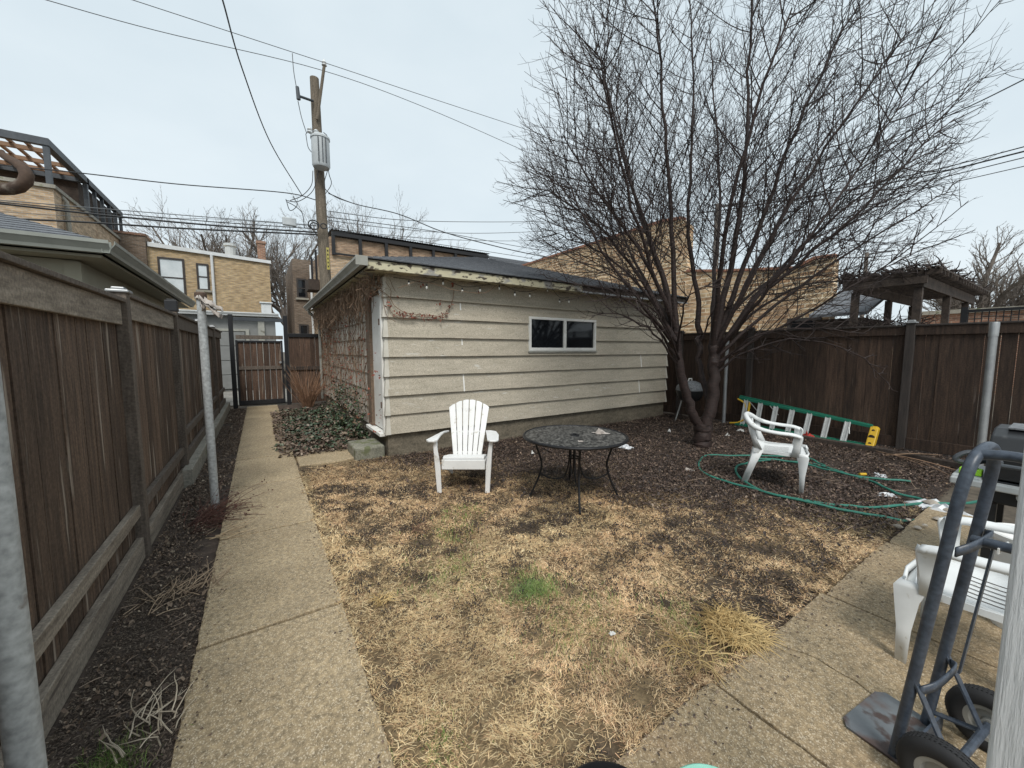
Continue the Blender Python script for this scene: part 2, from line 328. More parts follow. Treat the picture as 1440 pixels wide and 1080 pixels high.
m_mint = mat('chipped_mint_paint', (.3, .62, .5), (.25, .55, .43), 10, .6, .3, spots=(.55, .6, .58), spot_scale=9, spot_pos=.56)
m_pot = mat('black_pot_plastic', (.015, .015, .017), (.01, .01, .011), 7, .4)
m_bag = mat('white_film_plastic', (.66, .68, .7), (.5, .52, .54), 7, .35)
m_cloth = mat('dirty_white_cloth', (.5, .46, .42), (.3, .26, .23), 9, .9, .3)
m_paper = mat('white_paper', (.7, .7, .68), (.6, .6, .57), 8, .8)
m_red = mat('red_plastic', (.55, .06, .045), (.4, .045, .04), 8, .5)
m_straw = mat('blade_tint', (1, 1, 1), (.8, .8, .78), 3, .75, attr='Col', spec=.2)
m_leaf = mat('leaf_tint', (1, 1, 1), (.75, .75, .75), 5, .6, attr='Col', spec=.35)
m_ivy = mat('ivy_tint', (1, 1, 1), (.75, .78, .75), 5, .42, attr='Col', spec=.5)
m_bulb = mat('clear_bulb_glass', (.6, .6, .55), (.5, .5, .46), 5, .15)
m_vine = mat('dry_vine', (.27, .18, .115), (.14, .09, .06), 6, .85)
m_road = mat('alley_concrete', (.26, .25, .225), (.18, .17, .155), 1.5, .9, .3, fine=20)
m_dirt = mat('bare_ground', (.12, .1, .075), (.07, .058, .045), 1.5, .95, .4, fine=12)
#==STRUCT==
# ------------------------------------------------------------------ ground, path, patio
g = MB().add([(-300, -300, -.06), (300, -300, -.06), (300, 300, -.06), (-300, 300, -.06)], [(0, 1, 2, 3)]).build('ground', m_dirt); struct(g)
a = MB().add([(-120, 13.4, -.03), (120, 13.4, -.03), (120, 18, -.03), (-120, 18, -.03)], [(0, 1, 2, 3)]).build('alley_road', m_road); struct(a)

def straw_side(x, y):
    """signed distance from the mulch line: below 0 dry lawn, above 0 leaf mulch"""
    s = ((x-1.3)*4.7+(y-5.6)*2.9)/5.52
    return s + (fbm(x, y, 1.1, 3)-.5)*1.5
def lawn_z(x, y): return .0 + .025*(fbm(x, y, .9, 11)-.5) + .022*(vnoise(x, y, 7, 5)-.5)
nx, ny = 240, 170
xs = np.linspace(.33, 8.5, nx); ys = np.linspace(.84, 6.6, ny); XX, YY = np.meshgrid(xs, ys)
edge = np.minimum(np.minimum(XX-.33, 99), YY-.84); ZZ = lawn_z(XX, YY) - .012
V = np.stack([XX.ravel(), YY.ravel(), ZZ.ravel()], 1)
ii = np.arange((ny-1)*nx).reshape(ny-1, nx)[:, :-1].ravel(); Fq = np.stack([ii, ii+1, ii+nx+1, ii+nx], 1)
sd_ = straw_side(XX, YY).ravel(); w = sstep(.5, -.4, sd_)[:, None]; pt = sstep(.5, .68, fbm(XX, YY, 2.2, 21)).ravel()[:, None]*.75
straw_c = np.array([.2, .145, .08]); soil_c = np.array([.05, .036, .028])
c = (soil_c*(1-w)+straw_c*w)*(1-pt)+soil_c*pt
m_lawn = mat('lawn_soil', (1.2, 1.2, 1.2), (.55, .53, .5), 28, .95, 1, attr='Col', bump_scale=45, fine=90)
lawn = np_mesh('lawn', V, [Fq], m_lawn, col=c, smooth=True); struct(lawn)
# planting strip along the left fence
nx, ny = 16, 200
xs = np.linspace(-.86, -.345, nx); ys = np.linspace(-.6, 12.4, ny); XX, YY = np.meshgrid(xs, ys); ZZ = .03*(fbm(XX, YY, 4, 8)-.5)
ii = np.arange((ny-1)*nx).reshape(ny-1, nx)[:, :-1].ravel(); Fq = np.stack([ii, ii+1, ii+nx+1, ii+nx], 1)
struct(np_mesh('soil', np.stack([XX.ravel(), YY.ravel(), ZZ.ravel()], 1), [Fq], m_soil, smooth=True))
# soil bed under the ivy
nx, ny = 30, 80
xs = np.linspace(.345, 1.56, nx); ys = np.linspace(6.3, 12.4, ny); XX, YY = np.meshgrid(xs, ys); ZZ = .03*(fbm(XX, YY, 3, 9))+.0
ii = np.arange((ny-1)*nx).reshape(ny-1, nx)[:, :-1].ravel(); Fq = np.stack([ii, ii+1, ii+nx+1, ii+nx], 1)
struct(np_mesh('soil', np.stack([XX.ravel(), YY.ravel(), ZZ.ravel()], 1), [Fq], m_soil, smooth=True))

def slab(b, x0, x1, y0, y1, z=.03, th=.1, wob=.006):
    """one paving slab with a slightly ragged edge"""
    pts = []
    def side(ax, ay, bx_, by):
        L_ = math.hypot(bx_-ax, by-ay); k = max(2, int(L_/.05))
        for i in range(k):
            t = i/k; jx = random.uniform(-wob, wob); jy = random.uniform(-wob, wob)
            pts.append((ax+(bx_-ax)*t+jx, ay+(by-ay)*t+jy, z))
    side(x0, y0, x1, y0); side(x1, y0, x1, y1); side(x1, y1, x0, y1); side(x0, y1, x0, y0)
    b.ext([(p[0], p[1], z-th) for p in pts], (0, 0, th))
pb = MB(); yy = [-.9, 1.06, 2.41, 3.76, 5.13, 6.42, 7.8, 9.15, 10.5, 12.45]
for i in range(len(yy)-1): slab(pb, -.345, .345, yy[i]+.012, yy[i+1]-.012, .03+random.uniform(-.003, .003), wob=.004)
struct(pb.build('path', m_conc, bevel=.006))
pb = MB()
jx = [.36, 1.67, 2.89, 4.1, 5.4]
for i in range(4):
    y1 = .875-.02*i
    if i == 1:   # cracked slab: two pieces that meet along a wandering crack
        ck = [(2.16+.1*t+.05*math.sin(9*t)+random.uniform(-.012, .012), y1-t*1.24) for t in np.linspace(0, 1, 26)]
        pb.ext([(jx[1]+.006, y1-1.24, -.07), *[(x-.0045, y, -.07) for x, y in ck[::-1]], (jx[1]+.006, y1, -.07)], (0, 0, .1))
        pb.ext([(jx[2]-.006, y1, -.07), *[(x+.0045, y, -.07) for x, y in ck], (jx[2]-.006, y1-1.24, -.07)], (0, 0, .1))
    else: slab(pb, jx[i]+.008, jx[i+1]-.008, y1-1.24, y1, .03, wob=.005)
    slab(pb, jx[i]+.006, jx[i+1]-.006, y1-3.2, y1-1.252, .03)
struct(pb.build('patio', m_conc2, bevel=.005))
pb = MB(); pb.ext([(.37, 5.72, -.05), (.9, 5.66, -.05), (1.16, 5.74, -.05), (1.2, 6.3, -.05), (.37, 6.34, -.05)], (0, 0, .07))
struct(pb.build('pavement', m_conc, bevel=.01))
#==FENCES==
# ------------------------------------------------------------------ left fence with its bays
FX = -.80
t = thing('wooden_fence', 'tall weathered brown board fence along the concrete path, pale top rail', 'fence', (FX, 6, 0))
bays = [(-.9, 1.15), (1.25, 3.79), (3.89, 5.78), (5.88, 8.0), (8.1, 10.2), (10.3, 12.3)]
for k, (y0, y1) in enumerate(bays):
    zb = .1 if k < 3 else .24; zt = (1.85, 1.86, 1.91, 1.93, 1.945, 1.96)[k]
    b = MB(); y = y0
    while y < y1-.01:
        w_ = min(random.choice((.137, .14, .143)), y1-y); dx = random.uniform(-.004, .004)
        b.bx(FX-.05+dx, FX-.03+dx, y+.002, y+w_-.002, zb, zt+random.uniform(-.01, .004)); y += w_
    b.build('panel', m_fenceL, t, world=True)
    MB().bx(FX-.026, FX+.004, y0, y1, zt-.135, zt+.02).build('top_rail', m_rail if k < 3 else m_fpost, t, world=True, bevel=.004)
    MB().bx(FX-.06, FX+.03, y0, y1, zt+.022, zt+.05).build('cap_rail', m_fpost, t, world=True, bevel=.004)
    zl = .33 if k < 3 else .5
    MB().bx(FX-.028, FX+.012, y0, y1, zl, zl+.085).build('lower_rail', m_rail if k < 2 else m_fpost, t, world=True, bevel=.004)
    MB().bx(FX-.026, FX+.016, y0, y1, zb-.09, zb+.07).build('kickboard', m_rail if k < 3 else m_fpost, t, world=True, bevel=.004)
for k, y in enumerate((1.2, 3.84, 5.83, 8.05, 10.25)):
    zt = (1.93, 1.95, 1.985, 2.0, 2.02)[k]; p = MB().bx(FX-.055, FX+.035, y-.045, y+.045, -.05, zt).build('post', m_fpost, t, world=True, bevel=.005)
    if k == 2: MB().bx(FX-.065, FX+.045, y-.055, y+.055, zt, zt+.12).bx(FX-.05, FX+.03, y-.04, y+.04, zt+.12, zt+.135).build('post_cap', m_black, p, world=True, bevel=.006)
    else: MB().bx(FX-.07, FX+.05, y-.06, y+.06, zt, zt+.02).bx(FX-.045, FX+.025, y-.035, y+.035, zt+.02, zt+.04).build('post_cap', m_galv, p, world=True, bevel=.006)
cb = MB()
for y0, y1 in ((5.55, 8), (8.02, 10.3), (10.32, 12.3)): cb.bx(-.795, -.70, y0, y1, -.06, .2)
tag(cb.build('retaining_curb', m_curb, bevel=.008), 'low pale concrete curb at the foot of the far left fence', 'curb')

# gate and fence piece at the end of the path
GY = 12.4
t = thing('garden_gate', 'brown board gate in a tall black frame at the far end of the path', 'gate', (0, GY, 0))
MB().bx(-.64, -.54, GY-.05, GY+.05, -.05, 2.46).build('post', m_black, t, world=True, bevel=.006)
MB().bx(.585, .685, GY-.05, GY+.05, -.05, 2.48).build('post', m_black, t, world=True, bevel=.006)
MB().bx(-.54, .585, GY-.03, GY+.03, 2.3, 2.39).build('header_beam', m_steel, t, world=True, bevel=.004)
b = MB(); y = -.47
while y < .5: b.bx(y, y+.128, GY-.012, GY+.008, .16, 1.76); y += .14
b.build('board_panel', m_gatew, t, world=True)
MB().bx(-.5, .54, GY-.04, GY-.013, 1.02, 1.11).build('mid_rail', m_fpost, t, world=True, bevel=.003)
MB().bx(-.5, .54, GY-.04, GY-.013, .08, .2).build('bottom_rail', m_black, t, world=True, bevel=.003)
MB().bx(-.5, .54, GY-.04, GY-.013, 1.74, 1.79).build('top_rail', m_black, t, world=True, bevel=.003)
MB().bx(-.5, .56, GY-.045, GY+.03, 1.83, 1.93).build('cap_rail', m_fpost, t, world=True, bevel=.003)
for x in (-.5, .515): MB().bx(x-.015, x+.03, GY-.045, GY-.012, .1, 1.8).build('frame', m_black, t, world=True)
MB().lathe([(.0, 0), (.028, .004), (.034, .02), (.028, .045), (.012, .05), (.012, .07)], (.47, GY-.11, 1.2), 14, (0, 1, 0)).build('knob', m_galv, t, world=True, smooth=True)
t = thing('wooden_fence', 'short dark board fence between the gate and the garage', 'fence', (1.1, GY, 0))
b = MB(); y = .7
while y < 1.5: b.bx(y, y+.125, GY-.01, GY+.01, .05, 1.9); y += .13
b.build('panel', m_gatew, t, world=True)
MB().bx(.69, 1.5, GY-.045, GY+.03, 1.9, 2.0).build('cap_rail', m_black, t, world=True, bevel=.004)
MB().bx(.69, 1.5, GY-.05, GY-.012, .98, 1.08).build('mid_rail', m_dtimber, t, world=True, bevel=.004)

# right fence
RX = 8.36
t = thing('wooden_fence', 'long dark brown board fence behind the tree and the green ladder', 'fence', (RX, 2, 0))
ry = [7.3, 5.45, 3.9, 1.62, -.55, -2.9]
for k in range(5):
    y1, y0 = ry[k]-.05, ry[k+1]+.05; b = MB(); y = y0
    while y < y1-.01:
        w_ = min(random.choice((.137, .14, .143)), y1-y); dx = random.uniform(-.004, .004)
        gp = .001 if random.random() < .8 else .004
        b.bx(RX+dx, RX+.02+dx, y+gp, y+w_-gp, .04, 1.8); y += w_
    b.build('panel', m_fenceR, t, world=True)
    MB().bx(RX-.03, RX-.006, y0, y1, 1.77, 1.9).build('top_rail', m_fenceR, t, world=True, bevel=.004)
    MB().bx(RX-.045, RX+.05, y0, y1, 1.903, 1.93).build('cap_rail', m_fpostR, t, world=True, bevel=.004)
    MB().bx(RX-.03, RX-.006, y0, y1, .02, .19).build('kickboard', m_fenceR, t, world=True, bevel=.004)
for k, y in enumerate(ry[1:]):
    p = MB().bx(RX-.07, RX+.03, y-.05, y+.05, -.06, 1.95).build('post', m_fpostR, t, world=True, bevel=.005)
    MB().bx(RX-.085, RX+.045, y-.065, y+.065, 1.95, 1.97).bx(RX-.06, RX+.02, y-.04, y+.04, 1.97, 2.0).build('post_cap', m_galv if k == 2 else m_fpostR, p, world=True, bevel=.006)

# ------------------------------------------------------------------ steel line posts
def steel_pole(label, x, y, z, r, m=m_galv, group='steel posts around the yard'):
    t = thing('steel_post', label, 'post', (x, y, 0), 0, group)
    MB().tube([(0, 0, -.1), (0, 0, z*.5), (0, 0, z)], r, 16).build('pole', m, t, smooth=True); return t
p = steel_pole('grey pipe post in the path strip with a rag tied on its top', -.43, 4.6, 2.02, .034, m_poleP)
MB().lathe([(.0, .05), (.03, .05), (.046, .04), (.048, 0), (.044, -.02), (.0, -.02)], (0, 0, 2.03), 14).build('cap', m_rust, p, smooth=True)
rg = MB(); R = random.Random(5)
for q, (cx_, cz, L_, tilt) in enumerate(((.03, .02, .17, .5), (.05, .0, .13, .9), (.0, .03, .12, .2), (.07, -.06, .12, .75))):
    rows = []
    for i in range(8):
        a_ = i/7; w_ = .05*(1-.45*a_)*(1+.3*math.sin(a_*6+q)); row = []
        for j in range(6):
            f_ = j/5*2-1; row.append((cx_+L_*a_*tilt+R.gauss(0, .006), f_*w_+R.gauss(0, .004), cz-L_*a_*(1-.4*tilt)+.02*math.sin(f_*5+q*2+a_*3)+R.gauss(0, .006)))
        rows.append(row)
    rg.strip(rows)
o = rg.build('tied_rag', m_cloth, smooth=True, solid=.004); o.location = (-.43, 4.56, 2.0); o.rotation_euler = (0, 0, -.4); tag(o, 'dirty white rag tied round the top of the pipe post', 'rag')
p = steel_pole('thick grey painted pipe post close up at the left edge with a rusty hook', -.603, 1.565, 2.4, .036, m_poleP)
hk = [PD(u, v, .985) for u, v in ((-40, 236), (-22, 262), (0, 266), (14, 266), (27, 263), (36, 255), (38, 246), (33, 237), (24, 230), (13, 224), (5, 219), (2, 212))]
MB().tube(hk, [.0145, .0145, .0145, .014, .014, .014, .0135, .0125, .011, .0095, .0075, .005], 12).build('hook', m_rust, p, world=True, smooth=True)
p = steel_pole('thin grey steel post behind the tree beside the ladder foot', 8.16, 4.28, 1.83, .034)
MB().lathe([(.04, -.05), (.042, 0), (.03, .03), (0, .04)], (0, 0, 1.83), 12).build('cap', m_galv, p, smooth=True)
p = steel_pole('tall grey steel post behind the black grill at the right', 7.45, .735, 1.87, .038)
MB().lathe([(.042, -.16), (.043, -.0), (.039, .012), (0, .014)], (0, 0, 1.87), 14).build('cap', m_galv, p, smooth=True)
#==GARAGE==
# ------------------------------------------------------------------ the garage
GX0, GX1, GY0, GY1 = 1.5, 7.95, 5.57, 11.9
ga = thing('garage', 'beige lap sided garage with grey hip roof and one slider window', 'garage', (4.7, 5.6, 0))
MB().bx(GX0+.005, GX1-.005, GY0+.02, GY1-.02, -.1, .34).build('foundation', m_found, ga, world=True, bevel=.01)
# foundation of the front is a bit proud with a rough top
b = MB()
EXPO = .28; courses = [(.33+EXPO*k, .33+EXPO*(k+1)) for k in range(8)]
WX0, WX1, WZ0, WZ1 = 3.98, 5.61, 1.53, 2.13
def course_piece(b, x0, x1, za, zb, c0, c1):
    k = max(1, int((x1-x0)/.3)); xs_ = [x0+(x1-x0)*i/k for i in range(k+1)]
    def wz(x): return .007*(mnoise.noise(Vector((x*.8, c0*9, 0))))+.003*mnoise.noise(Vector((x*3, c0*9, 5)))
    def wy(x): return .008*(mnoise.noise(Vector((x*.9, c0*7, 9))))
    low = za == c0 and za > .4
    vs = []
    for x in xs_:
        ya = GY0 - .034*(c1-za)/EXPO - .006 + wy(x); yb = GY0 - .034*(c1-zb)/EXPO - .004; z_ = za+(wz(x) if low else 0)
        vs += [(x, ya, z_), (x, yb, zb), (x, GY0+.01, z_), (x, GY0+.01, zb)]
    fs = [(0, 2, 3, 1), (4*k, 4*k+1, 4*k+3, 4*k+2)]
    for i in range(k): a = 4*i; c = a+4; fs += [(a, c, c+1, a+1), (a+2, c+2, c, a), (c+3, a+3, a+1, c+1), (c+2, a+2, a+3, c+3)]
    b.add(vs, fs)
def course_piece_flat(b, x0, x1, za, zb, c0, c1):
    """lapped board on the front wall: leans out towards its lower edge"""
    ya = GY0 - .034*(c1-za)/EXPO - .004; yb = GY0 - .034*(c1-zb)/EXPO - .004
    b.add([(x0, ya, za), (x1, ya, za), (x1, yb, zb), (x0, yb, zb), (x0, GY0+.01, za), (x1, GY0+.01, za), (x1, GY0+.01, zb), (x0, GY0+.01, zb)],
          [(0, 1, 2, 3), (5, 4, 7, 6), (4, 5, 1, 0), (3, 2, 6, 7), (4, 0, 3, 7), (1, 5, 6, 2)])
joints = {}
for k, (c0, c1) in enumerate(courses):
    sag = 0
    segs = [(GX0+.012, GX1)]
    if c1 > WZ0 and c0 < WZ1:
        for x0, x1 in ((GX0+.012, WX0), (WX1, GX1)): course_piece(b, x0, x1, c0, c1, c0, c1)
        if c0 < WZ0: course_piece(b, WX0, WX1, c0, WZ0, c0, c1)
        if c1 > WZ1: course_piece(b, WX0, WX1, WZ1, c1, c0, c1)
    else: course_piece(b, GX0+.012, GX1, c0, c1, c0, c1)
b.bx(GX0+.012, GX1, GY0-.004, GY0+.012, 2.57, 2.66)
sid = b.build('siding', m_siding, ga, world=True)
# butt-joint covers and metal corner caps
b = MB()
for k, x in ((0, 99), (1, 99), (2, 2.7), (4, 2.68), (6, 2.66), (3, 7.02), (2, 99), (1, 6.98)):
    if x > 90: continue
    c0, c1 = courses[k]; b.ext([(x, GY0-.041, c0-.004), (x+.022, GY0-.041, c0-.004), (x+.022, GY0-.007, c1-.01), (x, GY0-.007, c1-.01)], (0, .003, 0))
b.build('joint_cover', m_trimw, ga, world=True)
b = MB()
for c0, c1 in courses:
    b.add([(GX0-.04, GY0-.042, c0-.004), (GX0+.035, GY0-.042, c0-.004), (GX0+.03, GY0-.008, c1-.008), (GX0-.01, GY0-.008, c1-.008), (GX0-.04, GY0+.04, c0-.004), (GX0-.01, GY0+.035, c1-.008)],
          [(0, 1, 2, 3), (4, 0, 3, 5), (4, 1, 0), (5, 3, 2)])
    b.add([(GX1+.03, GY0-.042, c0-.004), (GX1-.035, GY0-.042, c0-.004), (GX1-.03, GY0-.008, c1-.008), (GX1+.005, GY0-.008, c1-.008), (GX1+.03, GY0+.04, c0-.004)], [(1, 0, 3, 2), (0, 4, 3), (0, 1, 4)])
b.build('corner_trim', m_cornerp, ga, world=True)
# side wall (towards the path) with door
DY0, DY1 = 5.68, 6.42
b = MB()
for k, (c0, c1) in enumerate(courses):
    for y0, y1 in ((GY0+.03, DY0-.06), (DY1+.06, GY1)):
        xa = GX0-.03; b.add([(xa, y0, c0), (xa, y1, c0), (GX0-.003, y1, c1), (GX0-.003, y0, c1), (GX0+.02, y0, c0), (GX0+.02, y1, c0), (GX0+.02, y1, c1), (GX0+.02, y0, c1)],
              [(1, 0, 3, 2), (4, 5, 6, 7), (5, 4, 0, 1), (0, 4, 7, 3), (5, 1, 2, 6), (3, 7, 6, 2)])
b.build('siding', m_sideg, ga, world=True)
MB().bx(GX0+.03, GX1-.03, GY0+.03, GY1-.03, .3, 2.6).build('wall', m_sideg, ga, world=True)
d = MB().bx(GX0-.0, GX0+.028, DY0, DY1, .36, 2.36).build('door', m_trimw, ga, world=True)
b = MB().bx(GX0-.045, GX0+.02, DY0-.06, DY0, .34, 2.4); b.build('door_frame', m_trimw, d, world=True, bevel=.004)
MB().bx(GX0-.045, GX0+.02, DY1-.12, DY1+.12, .34, 2.4).bx(GX0-.045, GX0+.02, DY0, DY1-.121, 2.36, 2.42).build('door_frame', m_gdoor, d, world=True, bevel=.004)
MB().bx(GX0-.1, GX0+.02, DY0-.05, DY1+.08, .29, .338).build('sill', m_trimw, d, world=True, bevel=.004)
for z in (.7, 1.9): MB().tube([(GX0-.05, DY0+.01, z), (GX0-.05, DY0+.01, z+.09)], .011, 8).build('hinge', m_rust, d, world=True)
# window
w_ = MB(); fy0, fy1 = GY0-.052, GY0+.02
for x0, x1, z0, z1 in ((WX0, WX1, WZ0, WZ0+.055), (WX0, WX1, WZ1-.045, WZ1), (WX0, WX0+.045, WZ0+.055, WZ1-.045), (WX1-.045, WX1, WZ0+.055, WZ1-.045), (4.775, 4.835, WZ0+.055, WZ1-.045)):
    w_.bx(x0, x1, fy0, fy1, z0, z1)
wf = w_.build('window', m_trimw, ga, world=True, bevel=.004)
MB().bx(WX0+.04, 4.78, GY0-.02, GY0-.012, WZ0+.05, WZ1-.04).build('pane', m_glassd, wf, world=True)
MB().bx(4.83, WX1-.04, GY0-.012, GY0-.004, WZ0+.05, WZ1-.04).build('pane', m_glassd, wf, world=True)
MB().bx(WX0-.02, WX1+.02, GY0-.06, GY0, WZ0-.03, WZ0-.002).build('sill', m_gutter, wf, world=True)
# hip roof
OV = .3; ZE = 2.73; AP = (4.72, 8.74, 3.86); ex0, ex1, ey0, ey1 = GX0-OV, GX1+OV, GY0-OV, GY1+OV
def hip(bx0, bx1, by0, by1, ze, ap, th=.025, rows=22):
    b = MB(); P = [(bx0, by0), (bx1, by0), (bx1, by1), (bx0, by1)]
    for k in range(4):
        a_ = Vector((*P[k], ze)); c_ = Vector((*P[(k+1) % 4], ze)); A = Vector(ap)
        n_ = (c_-a_).cross(A-a_).normalized()
        for i in range(rows):
            t0, t1 = i/rows, (i+1)/rows
            p0 = a_.lerp(A, t0)+n_*.012; p1 = c_.lerp(A, t0)+n_*.012; p2 = c_.lerp(A, t1)+n_*.002; p3 = a_.lerp(A, t1)+n_*.002
            q0 = a_.lerp(A, t0)-n_*.006; q1 = c_.lerp(A, t0)-n_*.006
            b.add([p0, p1, p2, p3, q0, q1], [(0, 1, 2, 3), (4, 5, 1, 0)])
    b.add([(bx0, by0, ze-.02), (bx1, by0, ze-.02), (bx1, by1, ze-.02), (bx0, by1, ze-.02)], [(0, 3, 2, 1)])
    return b
rf = hip(ex0-.02, ex1+.02, ey0-.02, ey1+.02, ZE, AP).build('roof', m_shingle, ga, world=True)
MB().bx(ex0+.03, ex1-.03, ey0+.04, ey1-.04, ZE-.12, ZE-.1).build('soffit', m_fascia, rf, world=True)
MB().bx(ex0+.02, 4.98, ey0, ey0+.025, ZE-.135, ZE-.022).build('fascia', m_fascia, ga, world=True)
MB().bx(4.985, ex1, ey0+.012, ey0+.032, ZE-.135, ZE-.022).build('fascia', m_dtimber, ga, world=True)
MB().bx(4.985, ex1, ey0-.005, ey0+.010, ZE-.14, ZE-.112).build('drip_edge', m_galv, ga, world=True)
def gutter(name, m, parent, a, b_, out, h=.11, w=.12):
    """K-style gutter swept from a to b, profile opens upwards; out = outward unit vector"""
    out = Vector(out); prof = [(0, 0), (.0, -h), (w*.55, -h), (w*.62, -h*.75), (w*.95, -h*.3), (w, -h*.28), (w, 0), (w*.92, 0), (w*.9, -h*.25), (w*.56, -h*.7), (w*.5, -h*.93), (.008, -h*.93), (.008, 0)]
    mb = MB(); poly = [Vector(a)+out*p+Vector((0, 0, q)) for p, q in prof]; mb.ext(poly, Vector(b_)-Vector(a)); return mb.build(name, m, parent, world=True)
gt = gutter('gutter', m_gutter, ga, (ex0, ey0-.03, ZE+.01), (ex0, ey1, ZE+.01), (-1, 0, 0))
b = MB().bx(ex0-.13, ex0+.02, ey0-.034, ey0-.03, ZE-.105, ZE+.015).build('end_cap', m_gutter, gt, world=True)
MB().tube([(ex0-.05, 11.7, ZE-.1), (ex0-.02, 11.75, ZE-.2), (GX0-.09, 11.8, ZE-.4), (GX0-.09, 11.8, .2)], .035, 10).build('downspout', m_gutter, ga, world=True, smooth=True)
# step
o = MB().bx(1.05, 1.46, 5.6, 6.18, -.05, .17).build('concrete_step', mat('mossy_concrete', (.26, .25, .2), (.15, .15, .115), 5, .9, .5, fine=40, spots=(.13, .14, .075), spot_scale=9, spot_pos=.54), bevel=.025); tag(o, 'mossy concrete step below the garage side door', 'step')
#==NEIGHBOURS==
# ------------------------------------------------------------------ neighbour garage beyond the left fence
ng = thing('garage', 'beige neighbour garage whose grey eave shows over the left fence', 'garage', (-4, 9, 0))
ZN = 2.78
MB().bx(-7.6, -1.78, 6.86, 13.0, -.05, 2.62).build('wall', m_olive, ng, world=True)
b = MB()
for k in range(9): b.bx(-1.783, -1.765, 6.85, 13.0, .3+k*.25, .3+k*.25+.235)
b.build('siding', m_olive, ng, world=True)
MB().bx(-1.9, -1.755, 6.835, 6.95, 0, 2.6).build('corner_trim', m_olive, ng, world=True)
rf = hip(-7.9, -1.46, 6.5, 13.3, ZN+.03, (-4.68, 9.9, 4.05)).build('roof', m_shingle, ng, world=True)
MB().bx(-7.85, -1.5, 6.55, 13.25, ZN-.15, ZN-.12).build('soffit', m_olive, rf, world=True)
gutter('gutter', m_oliveg, ng, (-1.47, 6.42, ZN+.03), (-1.47, 13.3, ZN+.03), (1, 0, 0), .14, .12)
gutter('gutter', m_oliveg, ng, (-7.9, 6.5, ZN+.03), (-1.4, 6.5, ZN+.03), (0, -1, 0), .14, .12)

def window(parent, wall, u0, u1, z0, z1, axis='y', out=-1, frame=m_dframe, pane=m_glassp, mid=True, fr=.09):
    """sash window proud of a wall plane; axis y: wall at y=wall facing out*y; axis x likewise"""
    def B(mb, a0, a1, d0, d1, q0, q1):
        e0, e1 = sorted((wall+out*d0, wall+out*d1))
        if axis == 'y': mb.bx(a0, a1, e0, e1, q0, q1)
        else: mb.bx(e0, e1, a0, a1, q0, q1)
    f = MB(); B(f, u0, u1, -.02, .06, z1-fr, z1); B(f, u0, u1, -.02, .06, z0, z0+fr*.7); B(f, u0, u0+fr, -.02, .06, z0+fr*.7, z1-fr); B(f, u1-fr, u1, -.02, .06, z0+fr*.7, z1-fr)
    if mid: B(f, u0+fr, u1-fr, -.02, .045, (z0+z1)/2-.03, (z0+z1)/2+.03)
    fo = f.build('window', frame, parent, world=True)
    g_ = MB(); B(g_, u0+fr*.8, u1-fr*.8, 0, .02, z0+.03, z1-.05); g_.build('pane', pane, fo, world=True)
    s = MB(); B(s, u0-.08, u1+.08, 0, .12, z0-.12, z0-.004); s.build('sill', m_curb, fo, world=True)
    return fo

# buff brick house with a roof deck, far left
bl = thing('brick_building', 'buff brick building with a roof deck, far left above the neighbour garage', 'building', (-9, 22, 0))
b = MB().bx(-16, -5.7, 20.3, 29.3, -.06, 7.1); b.build('wall', m_tan2, bl, world=True)
MB().bx(-16.05, -5.62, 20.22, 20.6, 7.1, 7.22).bx(-6.0, -5.62, 20.6, 29.35, 7.1, 7.22).build('coping', m_curb, bl, world=True)
MB().tube([(-5.6, 21.0, 0), (-5.6, 21.0, 6.9), (-5.75, 21.0, 7.1)], .07, 8).build('downspout', m_curb, bl, world=True)
pg = thing('roof_pergola', 'dark steel pergola with timber slats on the far left roof deck', 'pergola', (-8, 22, 7.2))
ZP = 8.75
for x in (-15, -10.4, -5.85):
    for y in (20.6, 24.2): MB().bx(x-.07, x+.07, y-.07, y+.07, 7.22, ZP-.16).build('post', m_steel, pg, world=True)
MB().bx(-16, -5.75, 20.5, 20.68, ZP-.16, ZP+.08).build('beam', m_steel, pg, world=True)
MB().bx(-16, -5.75, 24.1, 24.28, ZP-.16, ZP+.08).build('beam', m_steel, pg, world=True)
MB().bx(-5.95, -5.75, 20.68, 29.2, ZP-.16, ZP+.08).build('beam', m_steel, pg, world=True)
for y in (21.5, 22.7, 23.6): MB().bx(-16, -5.96, y-.05, y+.05, ZP-.12, ZP+.02).build('joist', m_pergw, pg, world=True)
x = -15.8
sl = MB()
while x < -6: sl.bx(x, x+.1, 20.7, 24.1, ZP+.03, ZP+.1); x += .42
sl.build('slats', m_pergw, pg, world=True)
MB().bx(-15.5, -6.1, 24.3, 29.1, 7.1, ZP-.05).build('stair_house', m_dtimber, pg, world=True)
for y in (25.2, 26.2, 27.2, 28.2, 29.1): MB().bx(-5.9, -5.78, y-.05, y+.05, 7.22, ZP-.16).build('post', m_steel, pg, world=True)
rr = MB()
for k in range(16): rr.bx(-5.7, -5.67, 29.4, 32.4, 7.1-.6+k*.1, 7.1-.57+k*.1)
tag(rr.build('deck_screen', m_gutter), 'pale slatted deck screen behind the far left roof deck', 'screen')

